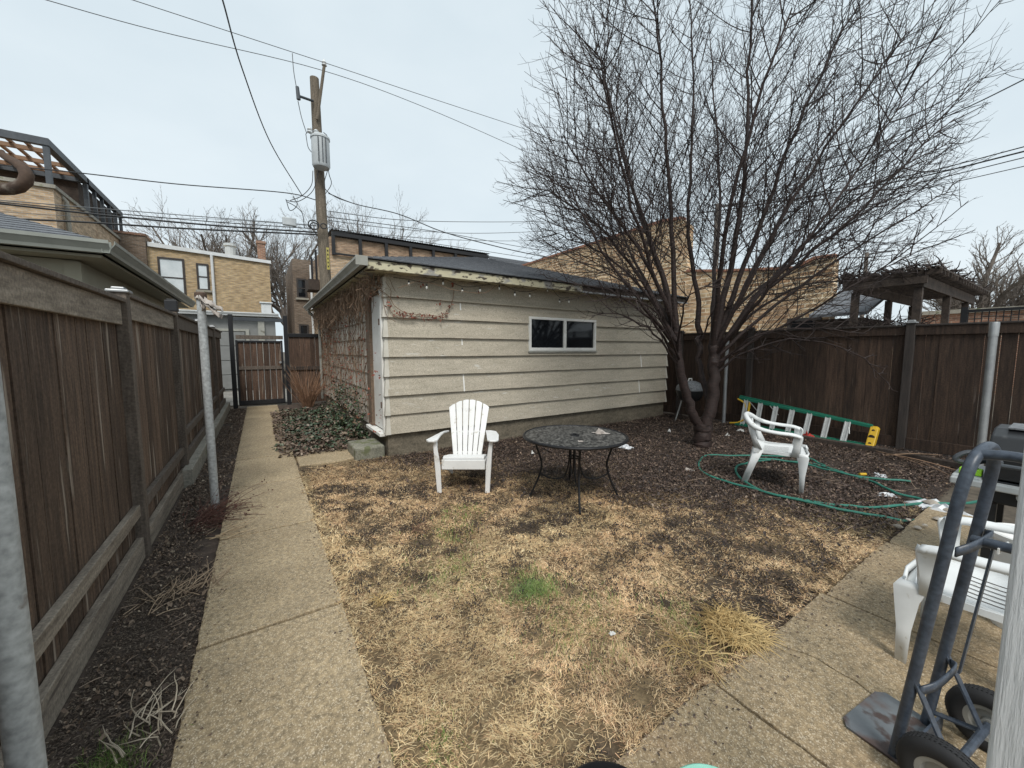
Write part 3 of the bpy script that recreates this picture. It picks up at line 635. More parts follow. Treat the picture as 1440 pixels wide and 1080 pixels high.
# tan brick two-flat behind
tb = thing('brick_building', 'tan brick two storey building with pale sash windows above the gate', 'building', (-2, 28, 0))
YT = 28
b = MB(); b.ext([(-5.6, YT, -.06), (.76, YT, -.06), (.76, YT, 6.75), (-1.9, YT, 6.85), (-4.6, YT, 7.0), (-5.6, YT, 7.0)], (0, 9, 0)); b.build('wall', m_tan, tb, world=True)
MB().bx(-5.9, -4.7, YT-.25, YT+1, -.06, 7.45).build('pier', m_brown, tb, world=True)
MB().bx(-5.95, -4.65, YT-.3, YT+1.05, 7.45, 7.56).build('coping', m_orange, tb, world=True)
b = MB(); b.ext([(-4.65, YT-.12, 6.98), (-1.9, YT-.12, 6.86), (.85, YT-.12, 6.72), (.85, YT-.12, 6.9), (-1.9, YT-.12, 7.04), (-4.65, YT-.12, 7.2)], (0, .3, 0)); b.build('roof_edge', m_whitem, tb, world=True)
window(tb, YT, -4.32, -3.22, 4.4, 6.5); window(tb, YT, -2.72, -2.17, 4.9, 6.35); window(tb, YT, -5.1, -4.72, 5.6, 6.45, pane=m_glassp)
MB().tube([(-2.0, YT-.09, 0), (-2.0, YT-.09, 6.9)], .07, 8).build('downspout', m_whitem, tb, world=True)
MB().bx(.2, .62, YT+1, YT+1.5, 6.6, 8.1).bx(.15, .67, YT+.95, YT+1.55, 8.1, 8.25).build('chimney', m_orange, tb, world=True)
MB().lathe([(.28, 6.6), (.28, 7.9), (.34, 7.9), (.34, 8.05), (0, 8.1)], (-2.6+1.4, YT+2, 0), 12).build('flue', m_xfmr, tb, world=True)

# grey alley garage under it
gg = thing('garage', 'grey painted alley garage seen over the gate', 'garage', (-2, 18.6, 0))
MB().bx(-6.5, .6, 18.6, 24, -.06, 2.9).build('wall', m_grayg, gg, world=True)
MB().bx(-6.6, .72, 18.4, 24.1, 2.9, 3.0).build('roof', m_shingle, gg, world=True)
gutter('gutter', m_whitem, gg, (-6.6, 18.4, 3.0), (.72, 18.4, 3.0), (0, -1, 0), .14, .12)
b = MB()
for k in range(4): b.bx(-4.6, -.45, 18.55, 18.59, .02+k*.56, .02+k*.56+.54)
gd = b.build('garage_door', m_grayg, gg, world=True, bevel=.01)
MB().bx(-.42, -.3, 18.54, 18.6, 0, 2.35).bx(-4.8, -.42, 18.54, 18.6, 2.27, 2.36).build('door_frame', m_gutter, gd, world=True)
MB().bx(0, .22, 18.52, 18.6, 1.0, 2.85).build('corner_trim', m_gutter, gg, world=True)
vb = thing('roof_vent', 'white roof vent box at the edge of the grey garage roof', 'vent', (.35, 18.9, 3))
MB().bx(.15, .5, 18.7, 19.05, 3.0, 3.42).build('vent_body', m_whitem, vb, world=True, bevel=.02)
MB().bx(.1, .55, 18.65, 19.1, 3.42, 3.47).build('vent_lid', m_whitem, vb, world=True, bevel=.01)

# brick building with black roof pergola, centre
mbd = thing('brick_building', 'tan brick building with black pergola roof directly behind the garage', 'building', (7, 22, 0))
MB().bx(2.9, 11.6, 20.2, 27, -.06, 6.0).build('wall', m_tan2, mbd, world=True)
MB().bx(3.0, 11.5, 20.24, 26, 6.003, 6.85).build('penthouse', brick('red_brown_brick', (.38, .25, .165), (.3, .19, .12), (.36, .28, .2), dirt=(.25, .16, .1)), mbd, world=True)
MB().bx(1.9, 4.4, 27.0, 34, -.06, 7.0).build('rear_wing', m_brown, mbd, world=True)
window(mbd, 27, 2.08, 2.62, 4.7, 5.85, pane=m_glassd); window(mbd, 27, 2.1, 2.62, 1.9, 3.1, pane=m_glassd)
MB().tube([(2.82, 26.4, 0), (2.82, 26.4, 6.6)], .07, 8).build('downspout', m_whitem, mbd, world=True)
mp_ = thing('roof_pergola', 'black steel roof pergola with corrugated top behind the garage', 'pergola', (7, 20.5, 6))
b = MB(); x = 3.2
zz = lambda x: 7.02
b.bx(3.1, 11.5, 20.05, 20.2, 6.88, 7.06)
b.build('beam', m_black, mp_, world=True)
b = MB(); rows = []
for k in range(130):
    xk = 3.05+k*.066; rows.append([(xk, 20.0, 7.12+.03*(k % 2)), (xk, 24, 7.3+.03*(k % 2))])
b.strip(rows); b.build('corrugated_roof', m_black, mp_, world=True, solid=.02)
for x in (3.15, 4.35, 5.6, 6.85, 8.1, 9.4, 10.6, 11.4): MB().bx(x-.07, x+.07, 20.06, 20.19, 6.0, 6.88).build('post', m_black, mp_, world=True)
MB().bx(3.1, 11.5, 20.07, 20.15, 6.02, 6.1).build('rail', m_black, mp_, world=True)
for y in (22, 24, 26): MB().bx(2.8, 2.9, y, y+.1, 5.0, 7.0).build('post', m_black, mp_, world=True)
MB().bx(2.35, 2.88, 23.3, 24.6, 4.75, 5.3).build('balcony_box', m_dtimber, mp_, world=True)

# slate coloured gable behind the hip roof
gh = thing('house', 'slate grey sided house glimpsed between garage roof and tan gable', 'house', (19, 28, 0))
MB().bx(15.0, 25, 26, 33, -.06, 8.3).build('wall', m_steel, gh, world=True)
b = MB()
for k in range(3): b.bx(14.9, 25.1, 25.9, 26, 7.9+k*.25, 8.12+k*.25)
b.build('roof', m_shingle, gh, world=True)

# long tan brick wall on the right, two heights with terracotta coping
rb = thing('brick_building', 'tan brick building with terracotta coping behind the bare tree', 'building', (17, 12, 0))
XR = 14
b = MB(); b.ext([(XR, 9.05, 3.0), (XR, 9.05, 6.3), (XR, 9.35, 6.62), (XR, 10.2, 6.72), (XR, 20.3, 6.72), (XR, 20.3, 3.0)], (.36, 0, 0)); b.build('wall', m_tan3, rb, world=True)
b = MB(); b.ext([(XR+.01, 4.42, -.06), (XR+.01, 4.42, 4.2), (XR+.01, 4.9, 4.22), (XR+.01, 5.4, 4.02), (XR+.01, 7.6, 4.3), (XR+.01, 9.045, 4.55), (XR+.01, 9.045, -.06)], (.36, 0, 0)); b.build('parapet', m_tan3, rb, world=True)
MB().bx(XR+.02, 22, 9.06, 20.2, -.06, 2.99).build('body', m_tan3, rb, world=True)
MB().ext([(XR+.37, 4.6, -.06), (XR+.37, 4.6, 2.5), (22, 4.6, 2.5), (22, 4.6, -.06)], (0, 4.4, 0)).build('rear_wing', m_tan3, rb, world=True)
MB().ext([(XR+.37, 9.1, 4.0), (22, 9.1, 3.1), (22, 9.1, 3.0), (XR+.37, 9.1, 3.0)], (0, 11, 0)).build('roof', m_shingle, rb, world=True)
MB().bx(XR-.05, XR+.3, 10.2, 20.35, 6.725, 6.83).build('coping', m_terra, rb, world=True)
MB().beam((XR+.12, 9.33, 6.66), (XR+.12, 10.2, 6.78), .34, .1).build('coping', m_terra, rb, world=True)
b = MB(); pts = [(4.4, 4.26), (4.9, 4.28), (5.4, 4.08), (7.6, 4.36), (9.03, 4.6)]
for (a0, z0), (a1, z1) in zip(pts, pts[1:]): b.beam((XR+.1, a0, z0), (XR+.1, a1, z1), .3, .08)
b.build('coping', m_terra, rb, world=True)
window(rb, XR, 4.62, 5.5, 1.75, 2.52, axis='x', pane=m_glassd, mid=False)

# low roofs and yard structures over the right fence
lh = thing('shed', 'low shed with grey shingle roof past the right brick wall', 'shed', (13, 3.6, 0))
MB().bx(12.6, 15, 3.35, 4.3, -.06, 2.35).build('wall', m_dtimber, lh, world=True)
MB().ext([(12.4, 3.2, 2.4), (12.4, 4.38, 2.4), (15, 4.38, 3.3), (15, 3.2, 3.3)], (0, 0, .08)).build('roof', m_shingle, lh, world=True)
rp = thing('garden_pergola', 'dark timber pergola overgrown with vines beyond the right fence', 'pergola', (11.5, 2, 0))
for x, y in ((11, 2.08), (11, 3.05), (13.4, 2.06), (15.6, 2.06), (15.6, 3.05), (13.4, 3.05)): MB().bx(x-.06, x+.06, y-.06, y+.06, -.06, 2.78).build('post', m_dtimber, rp, world=True)
MB().bx(10.9, 16.4, 2.0, 2.07, 2.78, 3.0).build('beam', m_dtimber, rp, world=True)
MB().bx(10.9, 16.4, 3.0, 3.07, 2.78, 3.0).build('beam', m_dtimber, rp, world=True)
MB().bx(10.86, 10.93, 1.95, 3.25, 2.84, 2.98).build('beam', m_dtimber, rp, world=True)
for k in range(19):
    x = 10.95+k*.3; MB().bx(x-.022, x+.022, 1.78, 3.35, 3.003, 3.1).build('rafter', m_dtimber, rp, world=True)
b = MB()
for k in range(12): y = 1.82+k*.13; b.bx(10.8, 16.5, y-.02, y+.02, 3.103, 3.14)
b.build('battens', m_dtimber, rp, world=True)
b = MB(); lf = MB()
for k in range(520):
    p = Vector((10.8+5.7*random.random()**1.3, random.uniform(1.8, 3.35), 3.14+random.uniform(0, .05)))
    q = [p]; d = Vector((random.gauss(0, 1), random.gauss(0, 1), random.gauss(.15, .3))).normalized()
    for _ in range(3): d = (d+Vector((random.gauss(0, .4), random.gauss(0, .4), random.gauss(-.1, .3)))).normalized(); q.append(q[-1]+d*random.uniform(.05, .12))
    b.tube(q, [.014, .012, .009, .005], 4, cap=False)
b.build('vines', m_twig, rp, world=True)
b = MB()
for k in range(340):
    p = Vector((10.8+random.uniform(0, .5), random.uniform(1.95, 3.1), random.uniform(1.6, 2.15))); q = [p]; d = Vector((random.gauss(0, .5), random.gauss(0, 1), random.gauss(.7, .5))).normalized()
    for _ in range(4): d = (d+Vector((random.gauss(0, .5), random.gauss(0, .6), random.gauss(0, .5)))).normalized(); q.append(q[-1]+d*random.uniform(.06, .14))
    b.tube(q, [.008, .007, .006, .005, .003], 4, cap=False)
tag(b.build('shrub', m_twig), 'tangle of bare brown stems below the vine pergola', 'shrub')
dk = thing('deck_railing', 'black lattice deck railing past the pergola at the right edge', 'railing', (11.4, 1, 0))
b = MB(); b.bx(11.36, 11.44, -2.2, 1.5, 2.26, 2.31).bx(11.36, 11.44, -2.2, 1.5, 2.02, 2.06); b.build('rail', m_black, dk, world=True)
b = MB(); random.seed(3)
for k in range(44):
    y = 1.45-k*.085; b.bx(11.39, 11.41, y, y+.014, 2.06, 2.26)
    if k % 2: z = random.uniform(2.1, 2.22); b.bx(11.388, 11.412, y-.07, y+.08, z, z+.014)
b.build('lattice', m_black, dk, world=True)
for y in (1.5, .55, -.4, -1.4): MB().bx(11.35, 11.45, y-.04, y+.04, -.06, 2.36).build('post', m_black, dk, world=True)
MB().bx(11.3, 13.5, -2.2, 1.5, 1.86, 1.97).build('deck_board', m_curb, dk, world=True)
o = thing('brick_building', 'low orange brick building behind the lattice railing', 'building', (22, 2, 0))
MB().bx(22, 30, -8, 4.2, -.06, 2.9).build('wall', m_orange, o, world=True); MB().bx(21.9, 30.1, -8.1, 4.3, 2.9, 3.05).build('coping', m_curb, o, world=True)
#==POLES==
# ------------------------------------------------------------------ utility pole and wires
up = thing('utility_pole', 'weathered wooden utility pole with grey transformer behind the gate', 'utility pole', (2.02, 14.6, 0))
YP = 14.8
base = Vector((2.05, 14.4, -.1)); mid = PY(452, 300, YP); top = PY(442, 110, YP)
MB().tube([base, base.lerp(mid, .5), mid, mid.lerp(top, .5), top], [.19, .178, .165, .15, .135], 14).build('pole', m_wood, up, world=True, smooth=True)
arm = [PY(446, 168, YP-.2), PY(456, 92, YP-.3)]
MB().tube(arm, .045, 8).build('ridge_pin', m_wood, up, world=True)
MB().lathe([(.03, 0), (.08, .02), (.05, .06), (.08, .1), (.05, .14), (.03, .2), (0, .2)], PY(456, 93, YP-.3), 12).build('insulator', m_porc, up, world=True, smooth=True)
MB().tube([PY(440, 142, YP-.15), PY(420, 135, YP-.5)], .04, 8).build('cutout_arm', m_steel, up, world=True)
MB().tube([PY(418, 122, YP-.5), PY(420, 140, YP-.5)], [.05, .06], 8).build('fuse_cutout', m_steel, up, world=True)
tx = PY(451, 213, YP-.42); zt, zb = PY(451, 193, YP-.42).z, PY(451, 236, YP-.42).z
tr = MB().lathe([(0, zb), (.24, zb), (.27, zb+.06), (.27, zt-.08), (.29, zt-.08), (.29, zt-.02), (.2, zt+.05), (0, zt+.06)], (tx.x, tx.y, 0), 24).build('transformer', m_xfmr, up, world=True, smooth=True)
for dx, dz in ((-.3, .14), (-.12, .16)): MB().lathe([(.04, 0), (.08, .03), (.05, .07), (.08, .11), (.03, .16), (0, .17)], (tx.x+dx, tx.y-.05, zt-.02+dz*.2), 10).build('bushing', m_porc, tr, world=True, smooth=True)
for dx in (-.1, .02, .12): MB().bx(tx.x+dx-.012, tx.x+dx+.012, tx.y-.29, tx.y-.25, zb+.1, zt-.1).build('cooling_rib', m_steel, tr, world=True)
p0 = PY(459, 355, YP-.35); b = MB(); pa, pb_ = PY(458, 352, YP), PY(460, 382, YP)
b.ext([(pa.x-.04, YP-.42, pb_.z), (pa.x+.04, YP-.42, pb_.z), (pa.x+.04, YP-.42, pa.z), (pa.x-.04, YP-.42, pa.z)], (0, .02, 0)); b.build('marker_plate', mat('dull_yellow_plate', (.5, .43, .1), (.36, .31, .1), 6, .6), up, world=True)
b = MB()
for k in range(5): z = pb_.z+.1+k*(pa.z-pb_.z-.2)/4; b.bx(pa.x-.018, pa.x+.018, YP-.425, YP-.42, z-.03, z+.03)
b.build('plate_marks', m_black, up, world=True)
def loop(c_, r_, n=14, w=.02): MB().tube([(c_.x+r_*math.cos(2*PI*k/n), c_.y, c_.z+r_*.9*math.sin(2*PI*k/n)) for k in range(n)], w, 6, closed=True).build('cable_coil', m_wire, up, world=True)
loop(PY(441, 316, YP-.4), .16); loop(PY(455, 318, YP-.4), .09); loop(PY(442, 318, YP-.45), .12)
def jump(px, m=m_wire, r=.012, off=-.35):
    P = [PY(u, v, YP+off) for u, v in px]; MB().tube(smooth_pts(P), r, 6).build('jumper_wire', m, up, world=True)
def smooth_pts(P, k=6):
    P = [Vector(p) for p in P]; Q = [P[0]*2-P[1]]+P+[P[-1]*2-P[-2]]; out = []
    for i in range(1, len(Q)-2):
        for j in range(k):
            t = j/k; a0, a1, a2, a3 = Q[i-1], Q[i], Q[i+1], Q[i+2]
            out.append(.5*((2*a1)+(a2-a0)*t+(2*a0-5*a1+4*a2-a3)*t*t+(3*a1-a0-3*a2+a3)*t**3))
    return out+[P[-1]]
jump([(411, 75), (413, 100), (417, 124)], m_wireg); jump([(419, 142), (424, 165), (431, 187)], m_wireg)
jump([(431, 188), (436, 180), (442, 187)], m_wireg); jump([(455, 186), (461, 196), (462, 240), (466, 258), (458, 272)])
jump([(440, 240), (438, 260), (425, 275), (408, 282)]); jump([(448, 240), (440, 268), (420, 283), (402, 282)])
jump([(462, 235), (456, 262), (470, 276), (490, 284)]); jump([(404, 284), (415, 290), (425, 300), (428, 320)]); jump([(402, 280), (408, 296), (418, 288), (412, 276)])
jump([(430, 188), (433, 206), (438, 214)], m_wireg)
o = MB().bx(-.2, .2, -.06, .06, -.13, .13).build('cable_box', m_xfmr, bevel=.03); o.location = PY(407, 312, YP); tag(o, 'small grey splice box hung on the cables left of the pole', 'box')

GW = 'overhead wires over the yard and alley'
def wire(label, pts, r=.012, m=m_wire):
    """pts: real 3D points; catenary-like curve"""
    P = smooth_pts(pts, 8); o = MB().tube(P, r, 5).build('overhead_wire', m, smooth=True); return tag(o, label, 'wire', GW)
Y_ = lambda u, v, y=YP: PY(u, v, y)
wire('topmost thin wire, touching the tip of the utility pole', [Y_(150, -12), Y_(300, 37), Y_(456, 88), Y_(600, 136), Y_(758, 188), Y_(860, 222)], .010, m_wireg)
wire('second thin wire from the top, passing just under the pole tip', [Y_(30, -10), Y_(220, 43), Y_(450, 98), Y_(600, 152), Y_(755, 220), Y_(850, 262)], .010, m_wireg)
wire('service cable dropping steeply from the top edge to the pole', [PD(290, -70, 5), PD(313, 0, 6.5), PD(340, 95, 8.5), PD(380, 200, 11), PD(425, 275, 13.2)], .014)
wire('twisted cable from the left roof deck to the pole', [PY(0, 232, 17), PY(110, 243, 16), PY(250, 259, 15.3), PY(400, 271, YP), PY(447, 282, YP)], .016)
wire('upper cable of the left bundle', [Y_(-30, 279), Y_(150, 294), Y_(300, 306), Y_(445, 317)], .012, m_wireg)
wire('second cable of the left bundle', [Y_(-30, 281), Y_(150, 299), Y_(300, 312), Y_(446, 322)], .014)
wire('thickest black cable of the left bundle', [Y_(-30, 283), Y_(150, 303), Y_(300, 317), Y_(446, 327)], .026)
wire('lowest black cable of the left bundle', [Y_(-30, 306), Y_(110, 312), Y_(270, 322), Y_(448, 330)], .026)
wire('pale thin line just above the lowest left cable', [Y_(-30, 296), Y_(150, 306), Y_(300, 308), Y_(446, 318)], .007, m_wireg)
wire('service cable sagging from the pole towards the tan gable', [Y_(462, 272), PD(500, 287, 13), PD(560, 301, 13), PD(620, 325, 13), PD(680, 342, 13), PD(750, 358, 14.5), PX(830, 372, 14.0)], .016)
wire('twisted cable from the pole with a splice above the roof', [Y_(460, 305), PY(560, 318, 16), PY(640, 330, 17), PY(720, 345, 18), PX(800, 358, 13.9)], .014)
wire('level upper wire running right from the pole', [Y_(462, 297), PY(560, 309, 16), PY(660, 312, 17), PY(770, 311, 18), PY(900, 306, 19), PY(1010, 296, 20)], .014, m_wireg)
wire('level middle wire running right from the pole', [Y_(462, 310), PY(560, 322, 16), PY(660, 328, 17), PY(770, 325, 18), PY(900, 318, 19), PY(1010, 308, 20)], .013, m_wireg)
wire('level lower wire running right from the pole', [Y_(462, 320), PY(560, 332, 16), PY(660, 338, 17), PY(770, 338, 18), PY(900, 332, 19), PY(1010, 322, 20)], .012, m_wireg)
wire('sloping cable between pole and splice over the hip roof', [Y_(465, 325), PY(540, 332, 15.5), PY(620, 344, 16), PY(700, 356, 17), PY(760, 366, 18), PX(840, 384, 13.95)], .013)
rw = [(1480, 92, 1180, 220, .016, 'highest of the right cables, steepest through the crown'), (1480, 196, 1060, 285, .014, 'upper cable of the right bundle through the bare crown'),
      (1480, 203, 1040, 292, .02, 'thick cable of the right bundle through the bare crown'), (1480, 212, 1040, 298, .012, 'third cable of the right bundle through the bare crown'), (1480, 225, 1030, 305, .01, 'lowest cable of the right bundle through the bare crown')]
for u0, v0, u1, v1, r_, lb in rw: wire(lb, [PD(u0, v0, 13), PD((u0+u1)/2, (v0+v1)/2+8, 17), PD(u1, v1, 21), PD(u1-60, v1+8, 23)], r_*1.5)
def far_pole(label, P, arm_to, r=.13, m=m_wood):
    t = thing('utility_pole', label, 'utility pole', (P.x, P.y, 0)); MB().tube([(0, 0, -.1), (0, 0, P.z)], [r*1.2, r], 10).build('pole', m, t)
    MB().tube([(0, 0, P.z-.15), (arm_to.x-P.x, arm_to.y-P.y, arm_to.z)], .06, 6).build('arm', m_wireg, t); return t
far_pole('grey utility pole with a short arm behind the bare tree', PD(1010, 287, 22), PD(1052, 284, 22), .15, m_twigb)
far_pole('thin far utility pole with an arm above the pergola', PD(1219, 355, 30), PD(1258, 352, 30), .13, m_twigb)
far_pole('slim far pole at the right beyond the lattice railing', PD(1412, 388, 32), PD(1414, 389, 32), .05, m_twigb)
#==TREES==
# ------------------------------------------------------------------ trees
class Grow:
    def __init__(s, seed, centre, up=.25, out=.25, wob=.16, n=4, ang=(28, 62), rmin=.0036, env=None, lens=None, rad=None): s.R = random.Random(seed); s.mb = [MB() for _ in range(4)]; s.c = Vector(centre); s.up = up; s.out = out; s.wob = wob; s.n = n; s.count = 0; s.ang = ang; s.rmin = rmin; s.env = env; s.lens = lens; s.rad = rad
    def branch(s, p, d, L_, r, lv, maxlv, dens, shrink=.5):
        R = s.R; k = max(3, min(8, int(L_/.16))); pts = [Vector(p)]; d = Vector(d).normalized(); step = L_/k; ds = []
        for i in range(k):
            o = (pts[-1]-s.c); o.z *= .3; o = o.normalized() if o.length > .01 else Vector((0, 0, 1))
            d = (d + Vector((R.gauss(0, s.wob), R.gauss(0, s.wob), R.gauss(0, s.wob))) + Vector((0, 0, s.up/k*(2.2 if lv == 1 else 1.2))) + o*s.out/k*1.2).normalized()
            q = pts[-1]+d*step; pts.append(q); ds.append(d.copy())
            if s.env:
                c_, e_ = s.env; n_ = math.sqrt(sum(((q[a]-c_[a])/e_[a])**2 for a in range(3)))
                if n_ > 1+R.uniform(-.06, .16): break
        k = len(ds); rs = [r*(1-.55*i/k) for i in range(k+1)]
        s.mb[min(lv, 3)].tube(pts, rs, 6 if lv < 2 else s.n, cap=False); s.count += 1
        s.kids(pts, ds, step*k, r, lv, maxlv, dens, shrink)
    def kids(s, pts, ds, L_, r, lv, maxlv, dens, shrink=.5, t0=.18):
        if lv >= maxlv: return
        R = s.R; k = len(ds); nk = max(2, int(L_*dens[lv])); sp = R.random()*6.28
        for i in range(nk):
            t = t0 + (1-t0)*(i+R.random())/nk; q = t*k; j = min(int(q), k-1); p = pts[j].lerp(pts[j+1], q-j); d = ds[j]
            sp += 2.4+R.gauss(0, .5); e = d.orthogonal().normalized(); ax = Matrix.Rotation(sp, 3, d) @ e
            d2 = Matrix.Rotation(math.radians(R.uniform(s.ang[0], s.ang[1])), 3, ax) @ d
            if s.lens: l2 = R.uniform(*s.lens[lv])*(1-.35*t)
            else: l2 = L_*shrink*R.uniform(.55, 1.15)*(1.15-.6*t)
            rr = s.rad[lv]*R.uniform(.8, 1.2) if s.rad else max(r*(1-.75*t)*.5, s.rmin)
            s.branch(p, d2, max(l2, .1), rr, lv+1, maxlv, dens, shrink)

tree = thing('bare_tree', 'large bare multi-stemmed tree beside the garage and right fence', 'tree', (5.9, 3.42, 0))
gr = Grow(11, (6.0, 3.5, 2.2), up=.22, out=.22, wob=.06, n=3, ang=(32, 62), rmin=.0046, env=((5.85, 3.45, 4.3), (2.95, 2.75, 3.05)), lens=((.9, 2.2), (.35, .85), (.14, .34)), rad=(.0075, .0038, .0027))
trunk = MB()
def limb(px, r0, r1, dens=(7.2, 8.5, 6.0), t0=.24, kids=True, shrink=.5, n=10, maxlv=3, lens=((.9, 2.1), (.35, .8), (.14, .34))):
    gr.lens = lens
    P = smooth_pts([PD(u, v, d) for u, v, d in px], 4)
    k = len(P); rs = [r0+(r1-r0)*(i/(k-1))**.8 for i in range(k)]
    q = [P[0]]+[p+Vector((gr.R.gauss(0, .012), gr.R.gauss(0, .012), gr.R.gauss(0, .012))) for p in P[1:]]
    trunk.tube(q, rs, n, cap=False)
    if kids:
        ds = [(q[i+1]-q[i]).normalized() for i in range(k-1)]; L_ = sum((q[i+1]-q[i]).length for i in range(k-1))
        gr.kids(q, ds, L_, r0*.42, 0, maxlv, dens, shrink*min(1, 2.4/L_)+.06, t0)
limb([(989, 640, 6.18), (989, 626, 6.18), (988, 610, 6.18), (986, 596, 6.17)], .15, .118, kids=False, n=16)
limb([(983, 606, 6.18), (972, 575, 6.1), (962, 545, 6.05), (955, 510, 6.0), (951, 470, 5.95)], .074, .062, kids=False, n=12)
limb([(993, 608, 6.18), (1000, 575, 6.15), (1003, 540, 6.12), (1004, 510, 6.1), (1003, 485, 6.1)], .092, .08, kids=False, n=12)
limb([(1000, 570, 6.2), (990, 540, 6.35), (983, 505, 6.45), (985, 470, 6.5)], .05, .045, kids=False, n=8)
LM = [
 ([(951, 475, 5.95), (925, 400, 5.8), (885, 330, 5.6), (835, 262, 5.5), (790, 190, 5.5)], .05, .012),
 ([(951, 475, 5.95), (936, 400, 5.95), (908, 320, 6.0), (880, 230, 6.1), (856, 130, 6.2), (846, 80, 6.3)], .06, .012),
 ([(953, 480, 5.95), (948, 400, 5.9), (944, 300, 5.8), (936, 180, 5.6), (926, 60, 5.4), (920, 10, 5.3)], .06, .014),
 ([(985, 470, 6.5), (980, 410, 6.5), (968, 330, 6.5), (971, 230, 6.5), (975, 110, 6.5), (969, -10, 6.5)], .06, .015),
 ([(1003, 490, 6.1), (1016, 420, 6.05), (1036, 330, 5.95), (1048, 230, 5.9), (1053, 100, 5.8), (1057, -20, 5.7)], .075, .018),
 ([(1003, 490, 6.1), (1040, 395, 6.0), (1078, 290, 5.9), (1120, 180, 5.8), (1175, 60, 5.7), (1205, 10, 5.6)], .06, .014),
 ([(1005, 505, 6.1), (1055, 430, 5.9), (1125, 370, 5.7), (1215, 290, 5.4), (1290, 212, 5.3), (1345, 165, 5.3)], .05, .008),
 ([(1006, 512, 6.1), (1060, 480, 5.9), (1135, 440, 5.6), (1210, 395, 5.4), (1300, 350, 5.3)], .04, .008),
 ([(1003, 492, 6.1), (1010, 400, 5.6), (1030, 280, 5.1), (1075, 120, 4.7), (1112, 10, 4.5)], .055, .014),
 ([(953, 485, 5.95), (922, 420, 6.5), (884, 350, 7.2), (852, 270, 7.8), (835, 190, 8.2)], .05, .01),
 ([(1001, 485, 6.1), (1005, 380, 6.8), (1012, 270, 7.5), (1004, 140, 8.0), (998, 40, 8.2)], .055, .012),
 ([(1003, 490, 6.1), (1050, 400, 6.7), (1100, 300, 7.3), (1150, 210, 7.8), (1210, 130, 8.2)], .05, .01),
 ([(953, 490, 5.95), (905, 430, 5.4), (858, 370, 5.1), (815, 295, 4.9), (790, 235, 4.85)], .04, .008),
 ([(1005, 500, 6.1), (1070, 420, 5.3), (1150, 320, 4.8), (1225, 212, 4.7), (1275, 130, 4.6)], .042, .008),
 ([(951, 470, 5.95), (918, 380, 5.5), (880, 260, 5.1), (850, 120, 4.8), (838, 60, 4.7)], .042, .01),
 ([(951, 480, 5.9), (900, 390, 5.85), (840, 318, 5.8), (790, 280, 5.75), (756, 262, 5.7)], .045, .006),
 ([(951, 480, 5.9), (905, 408, 6.1), (850, 358, 6.3), (800, 335, 6.5), (764, 322, 6.6)], .04, .006),
 ([(1005, 500, 6.1), (1080, 395, 6.1), (1180, 300, 6.1), (1275, 232, 6.2), (1345, 195, 6.2)], .045, .007),
 ([(1005, 505, 6.1), (1090, 430, 6.0), (1200, 352, 6.0), (1290, 296, 6.1), (1340, 262, 6.1)], .04, .006),
 ([(1003, 495, 6.1), (1060, 380, 5.6), (1140, 240, 5.3), (1225, 115, 5.2), (1275, 45, 5.1)], .045, .008),
 ([(951, 475, 5.95), (930, 390, 6.4), (890, 270, 6.9), (868, 150, 7.2), (870, 70, 7.3)], .045, .008),
 ([(1003, 495, 6.1), (1030, 440, 6.6), (1100, 380, 7.0), (1190, 320, 7.4), (1290, 260, 7.7)], .042, .008),
]
for px, r0, r1 in LM: limb(px, r0*.8, r1*.6)
# short low droopy shoots around the fork
LOW = [
 ([(951, 500, 5.95), (915, 450, 5.7), (870, 415, 5.4), (815, 400, 5.2), (770, 392, 5.1)], .022, .005),
 ([(950, 510, 5.95), (920, 470, 5.6), (880, 445, 5.3), (840, 440, 5.2)], .02, .005),
 ([(955, 505, 5.95), (930, 450, 5.2), (900, 425, 4.9), (850, 415, 4.7)], .02, .005),
 ([(1005, 525, 6.1), (1040, 500, 6.0), (1110, 478, 5.8), (1200, 495, 5.6), (1250, 540, 5.5)], .022, .005),
 ([(1005, 520, 6.1), (1050, 478, 5.7), (1120, 462, 5.4), (1220, 470, 5.2)], .02, .005),
 ([(1003, 500, 6.1), (1060, 440, 6.4), (1130, 400, 6.6), (1230, 385, 6.8), (1320, 300, 6.9)], .03, .006),
 ([(953, 495, 5.95), (960, 440, 5.5), (975, 410, 5.2), (1010, 400, 5.1)], .018, .005),
 ([(985, 480, 6.4), (1000, 440, 6.2), (1020, 430, 6.0), (1060, 425, 5.8)], .018, .005),
]
for px, r0, r1 in LOW: limb(px, r0, r1, dens=(7, 7, 5), t0=.15, shrink=.34, n=6, lens=((.3, .8), (.2, .45), (.1, .25)))
trunk.build('trunk', m_bark, tree, world=True, smooth=True)
cw = MB()
for q in gr.mb: cw.add(q.v, q.f)
cw.build('crown', m_twig, tree, world=True)
print('twigs', gr.count, len(cw.v))

